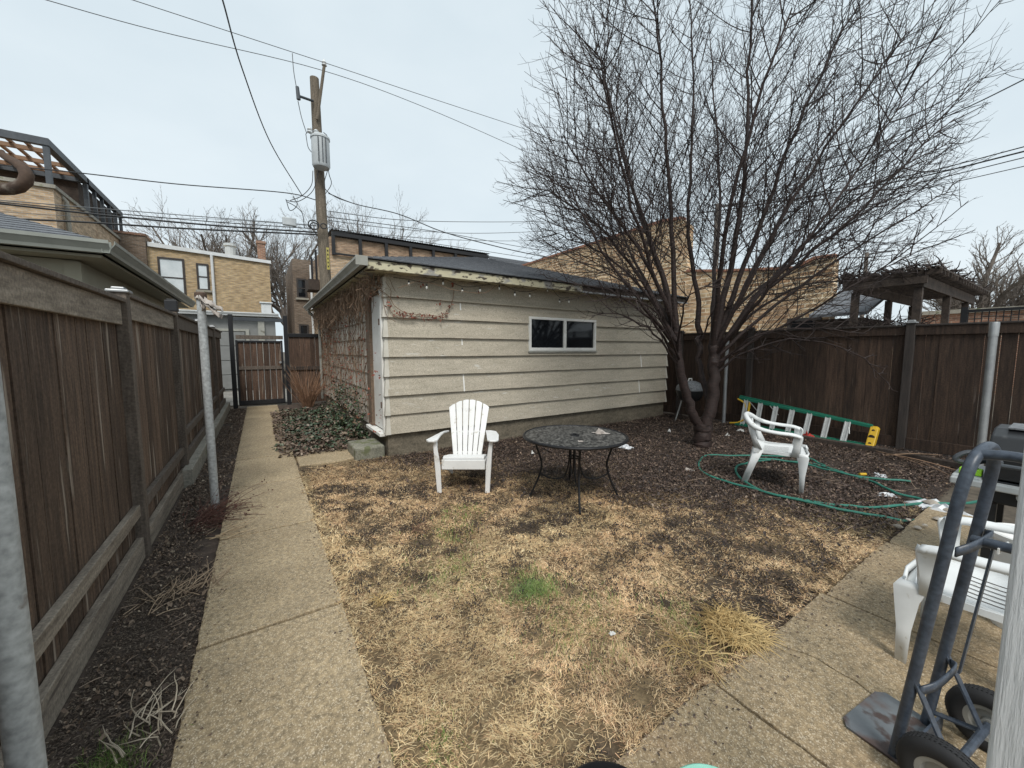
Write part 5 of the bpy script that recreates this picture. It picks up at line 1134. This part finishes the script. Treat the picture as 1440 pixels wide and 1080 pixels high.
vine_line([(536, 398), (540, 430), (545, 445), (556, 452)], .004)
vine_line([(542, 396), (550, 410), (547, 432), (558, 446), (576, 449), (590, 441)], .004)
vine_line([(548, 392), (552, 402), (556, 410)], .004)
b.build('creeper_stem', m_vine)
o = bpy.data.objects['creeper_stem']; tag(o, 'thin dead creeper looping across the upper garage front wall', 'creeper')
nl = 90; rp_ = []
cpx = smooth_pts([PY(u, v, yv-.012) for u, v in [(550, 441), (572, 442), (600, 445), (622, 444), (635, 425)]], 12)
dl = MB()
def dleaf(mb, p, s, R=random):
    d = Vector((R.gauss(0, 1), R.gauss(0, 1), R.gauss(0, 1))).normalized(); e = d.orthogonal().normalized(); e = Matrix.Rotation(R.uniform(0, 6.28), 3, d) @ e; f = d.cross(e)
    mb.add([p-e*s, p-e*s*.2+f*s*.55, p+e*s, p-e*s*.2-f*s*.55], [(0, 1, 2), (0, 2, 3)])
for k in range(150): dleaf(dl, random.choice(cpx)+Vector((random.gauss(0, .02), 0, random.gauss(-.012, .025))), random.uniform(.012, .026))
for u, v in ((520, 415), (593, 400), (617, 428), (674, 409), (635, 400), (545, 425), (560, 418), (546, 430)):
    for _ in range(4): dleaf(dl, PY(u, v, yv-.02)+Vector((random.gauss(0, .02), 0, random.gauss(0, .025))), random.uniform(.02, .035))
m_redleaf = mat('red_brown_leaf', (.3, .085, .05), (.16, .05, .035), 8, .8, island=.3)
dl.build('creeper_leaves', m_redleaf, o)
# side-wall creeper
sv = thing('wall_creeper', 'dry brown creeper covering the garage side wall beside the door', 'creeper', (GX0, 9, 0))
st_ = MB(); lf = MB(); random.seed(17)
for k in range(300):
    y = random.uniform(6.6, 11.7); z = random.uniform(.2, 1.5) if random.random() < .5 else random.uniform(.9, 2.3); x = GX0-.035-random.uniform(0, .05); L_ = random.uniform(.3, 1.2); n = 5
    P = [Vector((x+random.gauss(0, .012), y+random.gauss(0, .04)*i, min(z+L_*i/n, 2.6))) for i in range(n+1)]
    st_.tube(P, random.uniform(.002, .005), 3, cap=False)
for k in range(560):
    y = random.uniform(5.5, 11.9); z = 2.6-abs(random.gauss(0, .05)); L_ = random.uniform(.1, .55)*(1 if y > 5.9 else .5); x = GX0-random.uniform(.04, .26)
    P = [Vector((x+random.gauss(0, .02)*i*.5, y+random.gauss(0, .03)*i*.7, z-L_*i/4)) for i in range(5)]
    st_.tube(P, random.uniform(.003, .006), 3, cap=False)
for k in range(700):
    y = 5.6+6.2*random.random()**.8; z = random.uniform(.3, 2.6); p = Vector((GX0-.05-random.uniform(0, .06), y, z)); dleaf(lf, p, random.uniform(.012, .03))
st_.build('stems', m_vine, sv, world=True); lf.build('dead_leaves', m_redleaf, sv, world=True)
#==GROUND COVER==
# ------------------------------------------------------------------ straw blades, leaf mulch, ivy, sticks
def blades(name, x, y, z, L_, W_, el, col, label, cat, kind='stuff', az=None):
    n = len(x); az = RNG.uniform(0, 2*PI, n) if az is None else az; dx = np.cos(az)*np.cos(el); dy = np.sin(az)*np.cos(el); dz = np.sin(el)
    px_, py_ = -np.sin(az)*W_/2, np.cos(az)*W_/2; b2 = RNG.uniform(-.9, .2, n)*L_*.35; az2 = az+RNG.uniform(-.7, .7, n)
    V = np.zeros((n, 5, 3)); V[:, 0] = np.stack([x-px_, y-py_, z], 1); V[:, 1] = np.stack([x+px_, y+py_, z], 1)
    mx_, my_, mz_ = x+dx*L_*.5, y+dy*L_*.5, z+dz*L_*.6
    V[:, 2] = np.stack([mx_+px_*.85, my_+py_*.85, mz_], 1); V[:, 3] = np.stack([mx_-px_*.85, my_-py_*.85, mz_], 1)
    V[:, 4] = np.stack([mx_+np.cos(az2)*np.cos(el)*L_*.5, my_+np.sin(az2)*np.cos(el)*L_*.5, np.maximum(mz_+b2*.5+dz*L_*.2, z*.5+.003)], 1)
    i = np.arange(n)[:, None]*5; q = np.concatenate([i, i+1, i+2, i+3], 1); t_ = np.concatenate([i+3, i+2, i+4], 1)
    o = np_mesh(name, V.reshape(-1, 3), [q, t_], m_straw, col=np.repeat(col, 5, 0)); tag(o, label, cat, kind=kind); return o
def palette(n, cols, w=None, jit=.18):
    c = np.array(cols)[RNG.choice(len(cols), n, p=w)]; return c*(1+RNG.uniform(-jit, jit, (n, 1)))
def lawn_pts(n, near=1.0):
    x = RNG.uniform(.32, 7.9, n); y = RNG.uniform(.845, 5.6, n); return x, y
# dry straw
n = 1300000; x, y = lawn_pts(n)
s = straw_side(x, y); den = sstep(1.1, -.5, s)*.93+.04; patch = sstep(.52, .68, fbm(x, y, 2.2, 21)); clump = sstep(.36, .56, fbm(x, y, 7.5, 31))
d = np.hypot(x, y); den = den*(1-.8*patch)*(.22+.78*clump)*(.45+.55*sstep(.3, .6, vnoise(x, y, 19, 35)))*np.clip(2.6/np.maximum(d, 1.2), .35, 1.0)
bare = [(1.37, 1.03, .17, .13), (1.2, 1.6, .1, .06), (1.9, 2.6, .15, .1), (1.0, 2.9, .13, .1), (.95, 1.4, .06, .05), (1.75, 1.3, .09, .08), (2.35, 1.35, .1, .08), (3.1, 2.0, .22, .14), (3.3, 1.3, .25, .14), (1.62, 1.75, .08, .05), (1.45, 2.2, .09, .07)]
for bx_, by_, rx, ry_ in bare: den = den*(1-.95*np.exp(-(((x-bx_)/rx)**2+((y-by_)/ry_)**2)**1.5))
k = RNG.random(n) < den; x, y = x[k], y[k]; n = len(x); s = s[k]
L_ = RNG.uniform(.016, .06, n); W_ = RNG.uniform(.0014, .003, n)*np.clip(np.hypot(x, y)/2.2, .9, 1.9)
col = palette(n, [(.72, .57, .36), (.6, .46, .275), (.48, .345, .2), (.3, .195, .115), (.82, .69, .47), (.09, .06, .04), (.54, .36, .23)], [.19, .21, .16, .12, .11, .13, .08])
ton = (fbm(x, y, 1.3, 41)*.55+fbm(x, y, 6, 43)*.45)[:, None]; col = col*(.3+1.35*ton); col = col*np.where(vnoise(x, y, .8, 47)[:, None] > .5, np.array([[1.22, 1.13, 1.06]]), np.array([[1.16, 1.13, 1.04]]))*(1-.45*sstep(-.5, .6, s))[:, None]
grn = np.zeros(n)
for gx, gy, gr_, am in ((1.4, 1.93, .17, .95), (1.25, 2.9, .2, .4), (1.55, 3.2, .2, .3), (1.0, 2.4, .25, .25), (1.45, 1.55, .3, .22), (2.0, 1.15, .25, .25), (.5, 1.3, .12, .3)):
    grn = np.maximum(grn, am*np.exp(-(((x-gx)**2+(y-gy)**2)/gr_**2)**1.2))
gk = RNG.random(n) < grn; col[gk] = palette(int(gk.sum()), [(.16, .25, .06), (.22, .3, .09), (.3, .31, .12)])
el = np.abs(RNG.normal(.07, .16, n)); az = RNG.uniform(0, 2*PI, n); az = np.where(RNG.random(n) < .4, vnoise(x, y, 2.5, 77)*8+RNG.normal(0, .5, n), az)
el = np.where(gk, RNG.uniform(.5, 1.3, n), el)
zb_ = lawn_z(x, y)-.006; ov = (x < .37) | (y < .9); zb_ = np.where(ov, .026, zb_)
blades('dry_grass', x, y, zb_, L_, W_, el, col, 'matted straw coloured dry grass covering the yard', 'grass', az=az)
print('blades', n)
# denser fresh tuft in the middle
n = 1700; a_ = RNG.uniform(0, 2*PI, n); r_ = np.abs(RNG.normal(0, .08, n)); x = 1.40+r_*np.cos(a_)*1.1; y = 1.92+r_*np.sin(a_)*.9
blades('grass_patch', x, y, lawn_z(x, y)-.006, RNG.uniform(.02, .045, n), RNG.uniform(.0018, .003, n), RNG.uniform(.2, 1.2, n), palette(n, [(.13, .22, .06), (.19, .28, .1), (.28, .32, .15)]), 'small patch of fresh green grass in the dry lawn', 'grass')
# tuft of ornamental grass at the patio edge
def tuft(name, cx, cy, n, rad, Lr, cols, label, lean=(0, 0), z0=.0, flat=.6):
    b = MB(); R = random.Random(n); V = []; vs = MB()
    for k in range(n):
        a_ = R.uniform(0, 2*PI); r_ = rad*math.sqrt(R.random())*.55; p = Vector((cx+r_*math.cos(a_), cy+r_*math.sin(a_), z0)); L_ = R.uniform(*Lr); az_ = a_+R.gauss(0, 1.5)
        d = Vector((math.cos(az_)*flat+lean[0], math.sin(az_)*flat+lean[1], R.uniform(.3, 1.0))).normalized(); q = [p]
        for i in range(4): d = (d+Vector((R.gauss(0, .12), R.gauss(0, .12), -.38))).normalized(); pt_ = q[-1]+d*L_/4; pt_.z = max(pt_.z, z0+.012+R.random()*.02); q.append(pt_)
        vs.tube(q, [.0021, .0021, .002, .0016, .0006], 3, cap=False)
    o = vs.build(name, mat(name+'_straw', cols[0], cols[1], 9, .75, island=.35)); return tag(o, label, 'plant')
tuft('grass_tuft', 2.1, .99, 560, .24, (.07, .16), ((.58, .43, .2), (.38, .26, .11)), 'golden dry grass tuft flopping over the patio edge', (.05, -.1), .015)
tuft('grass_tuft', 1.78, 1.02, 60, .2, (.1, .2), ((.5, .36, .18), (.32, .22, .1)), 'sparse pale grass strands left of the golden tuft', (-.1, -.15), .015)
tuft('grass_tuft', .55, 2.3, 34, .07, (.05, .12), ((.66, .55, .36), (.48, .38, .22)), 'pale straw tuft at the path edge by the slab joint', (.1, .05), .01)
tuft('weed_clump', 1.08, 3.08, 40, .12, (.06, .15), ((.22, .13, .08), (.12, .07, .045)), 'dark dead weed clump in the lawn near the path', (0, 0), .01)

def leaves(name, x, y, z, s, col, label, cat, kind='stuff', tilt=.6, m=m_leaf, shape=0):
    n = len(x); az = RNG.uniform(0, 2*PI, n); tx, ty = RNG.normal(0, tilt, n), RNG.normal(0, tilt, n)
    ex = np.stack([np.cos(az), np.sin(az), np.sin(tx)], 1); ey = np.stack([-np.sin(az), np.cos(az), np.sin(ty)], 1)
    ex /= np.linalg.norm(ex, axis=1)[:, None]; ey /= np.linalg.norm(ey, axis=1)[:, None]
    c = np.stack([x, y, z], 1); S_ = s[:, None]; up_ = np.array([[0, 0, 1]]); cu = RNG.uniform(-.1, .7, n)[:, None]*S_
    V = np.zeros((n, 6, 3)); V[:, 0] = c-ex*S_+up_*cu*.6; V[:, 1] = c-ex*S_*.25+ey*S_*.62+up_*cu; V[:, 2] = c+ex*S_*.5+ey*S_*.42+up_*cu*.7; V[:, 3] = c+ex*S_*1.05+up_*cu*.4
    V[:, 4] = c+ex*S_*.5-ey*S_*.42+up_*cu*.8; V[:, 5] = c-ex*S_*.25-ey*S_*.62+up_*cu*1.1
    i = np.arange(n)[:, None]*6; f1 = np.concatenate([i, i+3, i+2, i+1], 1); f2 = np.concatenate([i, i+5, i+4, i+3], 1)
    V[:, :, 2] = np.maximum(V[:, :, 2], z[:, None]-.012)
    o = np_mesh(name, V.reshape(-1, 3), [f1, f2], m, col=np.repeat(col, 6, 0)); tag(o, label, cat, kind=kind); return o
n = 230000; x = RNG.uniform(.4, 8.25, n); y = RNG.uniform(.8, 5.55, n); s = straw_side(x, y)
den = sstep(-.9, .8, s)**1.4*.85; pch = sstep(.5, .64, fbm(x, y, 2.2, 21))*sstep(.45, .6, fbm(x, y, 6, 24)); den = np.maximum(den, .3*pch*sstep(-1.6, -.2, s)); cl_ = sstep(.64, .72, fbm(x, y, 5, 25)); den = np.maximum(den, .25*cl_*sstep(-1.6, -.4, s))
den *= 1-.75*sstep(.55, .75, fbm(x, y, 1.3, 61))*sstep(4.6, 5.4, x)*sstep(3.0, 2.2, y)
k = RNG.random(n) < den; x, y = x[k], y[k]; n = len(x)
col = palette(n, [(.055, .038, .031), (.09, .06, .047), (.14, .096, .072), (.034, .026, .023), (.2, .14, .1), (.28, .21, .155)], [.28, .26, .18, .18, .07, .03], .3)
leaves('fallen_leaves', x, y, lawn_z(x, y)+.004+RNG.uniform(0, .02, n), RNG.uniform(.005, .0125, n)*np.where(RNG.random(n) < .1, 1.9, 1), col, 'dark brown fallen leaf mulch under the tree', 'leaves')
# crumbs of dark soil and thatch in the worn spots
n = 420000; x = RNG.uniform(.36, 5.5, n); y = RNG.uniform(.88, 5.55, n); s = straw_side(x, y); d = np.hypot(x, y)
pt_ = sstep(.5, .66, fbm(x, y, 2.2, 21)); c2_ = sstep(.6, .7, fbm(x, y, 6.0, 27)); den = .75*pt_*sstep(.35, .6, fbm(x, y, 7, 24))+.9*sstep(.55, .66, fbm(x, y, 6.0, 27))+.1
for bx_, by_, rx, ry_ in bare: den = np.maximum(den, .9*np.exp(-(((x-bx_)/rx)**2+((y-by_)/ry_)**2)**1.5)*sstep(.25, .5, fbm(x, y, 9, 29)))
den *= sstep(1.0, -.2, s)*np.clip(2.2/np.maximum(d, 1.2), .3, 1)*(.45+.55*sstep(-3.0, -.5, s)); k = RNG.random(n) < den*.75; x, y, d = x[k], y[k], d[k]; n = len(x)
leaves('soil_crumbs', x, y, lawn_z(x, y)+.002+RNG.uniform(0, .014, n), RNG.uniform(.002, .006, n)*np.clip(d/2, .8, 1.6), palette(n, [(.035, .026, .021), (.06, .042, .032), (.1, .07, .05), (.022, .018, .017)], None, .3), 'dark crumbs of soil in the worn spots of the dry lawn', 'soil', tilt=1.0)
# strip along the fence
n = 46000; x = RNG.uniform(-.76, -.33, n); y = RNG.uniform(.9, 12.2, n); k = RNG.random(n) < (.35+.65*sstep(2.6, 4.6, y))*sstep(.3, .5, fbm(x, y, 3, 71)); x, y = x[k], y[k]; n = len(x)
col = palette(n, [(.1, .07, .052), (.15, .105, .075), (.21, .15, .105), (.06, .043, .036), (.3, .22, .155), (.42, .34, .25)], [.26, .25, .2, .12, .11, .06], .3)
leaves('leaf_litter', x, y, RNG.uniform(0, .03, n), RNG.uniform(.004, .010, n)*np.where(RNG.random(n) < .05, 2.2, 1), col, 'brown leaf litter in the strip between path and left fence', 'leaves')
# wood-chip bits near the camera
n = 26000; x = RNG.uniform(-.77, -.345, n); y = RNG.uniform(.8, 3.4, n)
blades('bark_chips', x, y, RNG.uniform(0, .012, n), RNG.uniform(.006, .026, n), RNG.uniform(.002, .005, n), np.abs(RNG.normal(.1, .25, n)), palette(n, [(.1, .078, .062), (.16, .125, .098), (.26, .21, .165), (.055, .044, .038)], [.36, .3, .16, .18]), 'fine bark chips on the soil beside the path', 'mulch')
n = 1500; a_ = RNG.uniform(0, 2*PI, n); r_ = np.abs(RNG.normal(0, .07, n)); x = -.56+r_*np.cos(a_); y = 1.86+r_*np.sin(a_)*1.2
blades('grass_patch', x, y, 0*x, RNG.uniform(.03, .075, n), RNG.uniform(.0016, .0028, n), RNG.uniform(.5, 1.4, n), palette(n, [(.1, .17, .04), (.16, .23, .07), (.26, .26, .12)]), 'small mossy green grass patch in the soil by the left fence', 'grass')
# pale dead stalks
def stalks(name, label, cx, cy, n, L_, cols, r=.0028, spread=.15, dirn=None, zl=.05, seed=1, z0=.01, updn=.15):
    R = random.Random(seed); b = MB()
    for k in range(n):
        p = Vector((cx+R.gauss(0, spread), cy+R.gauss(0, spread), z0+R.uniform(0, zl))); a_ = R.uniform(0, 2*PI) if dirn is None else dirn+R.gauss(0, .5); d = Vector((math.cos(a_), math.sin(a_), R.uniform(-.05, updn))).normalized(); q = [p]
        for i in range(5): d = (d+Vector((R.gauss(0, .16), R.gauss(0, .16), R.gauss(-.03, .08)))).normalized(); t_ = q[-1]+d*R.uniform(.5, 1.1)*L_/5; t_.z = max(t_.z, z0); q.append(t_)
        b.tube(q, [r, r, r*.9, r*.8, r*.6, r*.3], 4, cap=False)
    return tag(b.build(name, mat(name+str(seed)+'_stalk', cols[0], cols[1], 8, .8, island=.25)), label, 'plant')
stalks('dead_stalks', 'bleached bent plant stalks on the soil at the lower left', -.45, 1.98, 24, .24, ((.62, .54, .42), (.42, .35, .26)), .0026, .06, 1.75, .05, 4)
stalks('dead_stalks', 'limp tan stalks lying over the path edge by the pipe post', -.47, 3.05, 70, .26, ((.45, .34, .23), (.26, .19, .13)), .0026, .09, 1.3, .04, 5)
stalks('dead_stalks', 'flat sheaf of pale stalks beside the dead red shrub', -.33, 3.85, 24, .28, ((.5, .38, .24), (.33, .24, .15)), .003, .05, .1, .04, 6)
R = random.Random(8); b = MB()
for k in range(120):
    a_ = R.uniform(-1.1, 1.6); p = Vector((-.5+R.gauss(0, .06), 4.3+R.gauss(0, .1), .0)); d = Vector((math.cos(a_), math.sin(a_)*.9, R.uniform(.15, .8))).normalized(); q = [p]; L_ = R.uniform(.2, .55)
    for i in range(5): d = (d+Vector((R.gauss(0, .14), R.gauss(0, .14), R.gauss(-.1, .1)))).normalized(); t_ = q[-1]+d*L_/5; t_.z = max(.02, t_.z); q.append(t_)
    b.tube(q, [.0035, .003, .0026, .002, .0016, .0008], 4, cap=False)
    if R.random() < .5:
        for _ in range(3): dleaf(b, q[R.randint(2, 5)]+Vector((R.gauss(0, .02), R.gauss(0, .02), .01)), R.uniform(.008, .018), R)
tag(b.build('dead_shrub', mat('dead_shrub_bark', (.16, .075, .055), (.08, .045, .038), 8, .85, island=.2)), 'low dead reddish shrub spilling over the path by the pipe post', 'shrub')
# upright brown shrub near the gate
R = random.Random(12); b = MB()
for k in range(150):
    a_ = R.uniform(0, 2*PI); p = Vector((1.02+.12*math.cos(a_)*R.random(), 11.6+.12*math.sin(a_)*R.random(), .0)); d = Vector((math.cos(a_)*R.uniform(.05, .5), math.sin(a_)*R.uniform(.05, .4), 1)).normalized(); q = [p]; L_ = R.uniform(.6, 1.25)
    for i in range(5): d = (d+Vector((R.gauss(0, .07), R.gauss(0, .07), R.gauss(-.02, .03))) + Vector((math.cos(a_), math.sin(a_), 0))*.05).normalized(); q.append(q[-1]+d*L_/5)
    b.tube(q, [.006, .0055, .005, .004, .003, .0015], 4, cap=False)
tag(b.build('cane_shrub', mat('cane_bark', (.34, .2, .12), (.19, .11, .07), 8, .8, island=.25)), 'shrub of upright bare brown canes in front of the gate fence', 'shrub')
# ivy mound
n = 15000; x = RNG.uniform(-.1, 1.5, n); y = RNG.uniform(6.2, 11.4, n)
edge_ = .02+.35*(fbm(y, y*0+3, 1.2, 83)-.3)+.16*sstep(8.5, 10.5, y); den = sstep(0, .3, x-edge_)*sstep(6.25, 6.75, y+.25*(x-.7)+.3*(fbm(x, y, 2, 90)-.5))*sstep(11.5, 10.3, y)*(.12+.88*sstep(.38, .55, fbm(x, y, 2.8, 84)))
k = RNG.random(n) < den; x, y = x[k], y[k]; n = len(x)
h = .03+.08*sstep(.1, .8, x)*fbm(x, y, 1.8, 85)+.12*sstep(1.0, 1.45, x)*fbm(x, y, 1.5, 86)
col = palette(n, [(.032, .052, .028), (.048, .075, .04), (.07, .1, .055), (.16, .19, .13), (.09, .065, .045), (.17, .12, .085), (.26, .2, .15)], [.24, .2, .13, .09, .15, .13, .06], .3)  # pale green entry puts leaf glints into the colour
o = leaves('ivy', x, y, h*RNG.uniform(.35, 1.05, n), RNG.uniform(.022, .045, n), col, 'dark green ivy patch between the path and the garage door', 'ivy', tilt=.5, m=m_ivy)
n = 1700; x = RNG.uniform(1.2, 1.47, n); y = RNG.uniform(6.6, 9.6, n); z = RNG.random(n)**1.6*.95; k = RNG.random(n) < sstep(0, .3, 1-(z/.95))*(.4+.6*(fbm(y, z, 3, 91) > .5)); x, y, z = x[k], y[k], z[k]; n = len(x); x = x+.2*z*(1.47-x)/.3
leaves('ivy', np.minimum(x, 1.45), y, z+.05, RNG.uniform(.018, .036, n), palette(n, [(.04, .07, .03), (.06, .1, .045), (.14, .1, .07), (.2, .13, .085)], [.35, .25, .25, .15], .3), 'ivy climbing the foot of the garage side wall', 'ivy', tilt=1.1, m=m_ivy)
n = 5200; x = RNG.uniform(.15, 1.48, n); y = RNG.uniform(6.2, 10.8, n); leaves('leaf_litter', x, y, RNG.uniform(.02, .07, n), RNG.uniform(.015, .035, n), palette(n, [(.1, .07, .05), (.17, .12, .09), (.28, .22, .17)], [.5, .35, .15], .3), 'dry brown leaves lying among and in front of the ivy', 'leaves')
n = 1700; x = -.345+np.abs(RNG.exponential(.06, n)); y = RNG.uniform(.9, 12.2, n); q = RNG.random(n) < .35; x[q] = .345-np.abs(RNG.exponential(.05, int(q.sum())))
leaves('leaf_litter', x, y, .032+RNG.uniform(0, .004, n), RNG.uniform(.002, .008, n), palette(n, [(.075, .052, .04), (.16, .11, .08), (.3, .22, .15)], None, .3), 'crumbs and leaf bits strewn along the path edges', 'leaves', tilt=.35)
n = 1100; x = RNG.uniform(.5, 4.8, n); y = .875-np.abs(RNG.exponential(.06, n))*(1+2*(RNG.random(n) < .08))
leaves('leaf_litter', x, y, .032+RNG.uniform(0, .004, n), RNG.uniform(.002, .008, n), palette(n, [(.075, .052, .04), (.16, .11, .08), (.3, .22, .15)], None, .3), 'crumbs and leaf bits strewn along the patio edge', 'leaves', tilt=.35)
b = MB(); R = random.Random(41)
for k in range(420):
    if k < 300: p = Vector((R.uniform(2.4, 8.1), R.uniform(.9, 5.3), 0))
    else: p = Vector((R.uniform(-.74, -.4), R.uniform(1, 11), .01))
    if k < 300 and float(straw_side(p.x, p.y)) < -.2: continue
    p.z = (float(lawn_z(p.x, p.y)) if k < 300 else 0)+.018; a_ = R.uniform(0, 6.28); L_ = R.uniform(.05, .3 if k < 300 else .16); q = [p]; d = Vector((math.cos(a_), math.sin(a_), R.uniform(0, .25)))
    for i in range(3): d = (d+Vector((R.gauss(0, .25), R.gauss(0, .25), R.gauss(-.05, .1)))).normalized(); t_ = q[-1]+d*L_/3; t_.z = max(t_.z, .012); q.append(t_)
    b.tube(q, [.0032, .003, .0024, .0014], 4, cap=False)
tag(b.build('fallen_twigs', mat('twig_litter', (.3, .23, .17), (.12, .085, .065), 6, .85, island=.4)), 'thin fallen twigs scattered over the mulch and the fence strip', 'twigs', kind='stuff')
# sticks, timber edge, litter
def stick(label, P, r=.006, m=m_vine, name='stick'): return tag(MB().tube(smooth_pts(P, 4), [r]*(len(smooth_pts(P, 4))-1)+[r*.4], 5).build(name, m), label, 'stick')
b = MB().beam((7.75, 2.75, .03), (7.72, 1.55, .035), .1, .1).beam((7.7, 1.5, .03), (7.5, .4, .03), .1, .1); tag(b.build('edging_timber', m_dtimber, bevel=.01), 'dark edging timbers along the soil bed below the ladder', 'edging')
for k, (u0, v0, u1, v1) in enumerate(((1238, 636, 1345, 661), (1245, 640, 1325, 640), (1232, 634, 1300, 655), (1270, 642, 1335, 668))):
    stick(('longest tan stick lying by the dark edging timber', 'thin curved stick above the edging timber', 'stick crossing beside the yellow ladder cap', 'short stick lying nearest the grill')[k], [G(u0, v0, .09), G((u0+u1)/2, (v0+v1)/2-2, .11), G(u1, v1, .07)], .007, m_pergw if k == 0 else m_vine)
def crumple(name, label, cat, p, s, m, flat=.5, seed=1):
    R = random.Random(seed); rows = []; n = 7
    for i in range(n):
        row = []
        for j in range(n):
            u, v = i/(n-1)*2-1, j/(n-1)*2-1; row.append((u*s*(1+R.gauss(0, .15)), v*s*.7*(1+R.gauss(0, .15)), abs(R.gauss(0, 1))*s*flat*(1-max(abs(u), abs(v))**3)))
        rows.append(row)
    o = MB().strip(rows).build(name, m, solid=.002); o.location = p; o.rotation_euler = (0, 0, R.uniform(0, 3)); return tag(o, label, cat)
def on(u, v): p = G(u, v, .01); p.z = float(lawn_z(p.x, p.y))+.012; return p
crumple('plastic_bag', 'crumpled white plastic bag on the leaves right of the table', 'plastic bag', on(880, 630), .09, m_bag, .5, 1)
crumple('paper_scrap', 'tiny white paper scrap left of the table legs', 'litter', on(749, 637), .025, m_paper, .8, 2)
crumple('paper_scrap', 'white scrap on the leaves left of the tree trunk', 'litter', on(941, 607), .04, m_paper, .6, 3)
crumple('paper_scrap', 'flat pale scrap below the tree trunk', 'litter', on(969, 661), .05, m_cloth, .3, 4)
crumple('paper_scrap', 'white scrap by the yellow ladder foot', 'litter', on(1042, 606), .06, m_paper, .5, 5)
crumple('paper_scrap', 'small white scrap between trunk and ladder', 'litter', on(1023, 613), .04, m_paper, .5, 6)
crumple('plastic_bag', 'clear plastic sheet crumpled in the soil beside the grill', 'plastic bag', on(1320, 716), .2, m_bag, .3, 7)
crumple('paper_scrap', 'torn white wrapper inside the hose loop', 'litter', on(1247, 695), .07, m_bag, .3, 8)
crumple('paper_scrap', 'pale wrapper beside the straight hose end', 'litter', on(1238, 669), .08, m_bag, .3, 9)
crumple('plastic_netting', 'red plastic netting lying under the ladder behind the armchair', 'netting', on(1138, 616), .13, m_red, .4, 10)
crumple('paper_scrap', 'small white flake on the dry lawn near the patio corner', 'litter', on(861, 890), .016, m_paper, .5, 11)
b = crumple('napkin', 'damp pale napkin lying on the black table top', 'napkin', Vector((3.02, 2.88, TZ+.004)), .07, m_cloth, .25, 12)
b = crumple('napkin', 'smaller pale scrap on the front of the table top', 'napkin', Vector((2.58, 2.72, TZ+.004)), .025, m_cloth, .25, 13)
GS = 'stones and leaves at the patio corner'
R = random.Random(31)
spots_ = [(1308, 713, .05), (1330, 722, .035), (1318, 735, .03), (1290, 748, .025), (1325, 741, .02), (1277, 737, .02), (1300, 745, .018), (1262, 748, .03), (1335, 730, .02)]
lbs = ['largest grey stone beside the hose bend', 'flat stone next to the hose bend, half under the clear sheet', 'rounded pale stone at the patio corner', 'small tan stone on the far patio edge', 'tiny white pebble near the hand truck rail', 'small stone in the soil just before the patio', 'smallest chip on the far patio edge', 'orange brown stone at the soil edge', 'little stone beneath the clear plastic sheet']
for (u, v, r_), lb in zip(spots_, lbs):
    p = on(u, v); b = MB(); pr_ = [(0, -r_*.4), (r_*.7, -r_*.3), (r_, 0), (r_*.75, r_*.4), (r_*.3, r_*.55), (0, r_*.58)]; b.lathe(pr_, (0, 0, 0), 9); b.v = [(a_*(1+R.gauss(0, .12)), c_*(1+R.gauss(0, .12)), d_*(1+R.gauss(0, .1))) for a_, c_, d_ in b.v]
    o = b.build('stone', mat('stone_a', (.4, .36, .3), (.25, .22, .19), 9, .9, .3) if r_ > .028 else mat('stone_b', (.6, .55, .47), (.42, .36, .3), 9, .9, .3), smooth=True); o.location = (p.x, p.y, p.z+r_*.25+(.03 if p.y < .86 else 0)); o.rotation_euler = (0, 0, R.uniform(0, 6)); tag(o, lb, 'stone', GS)
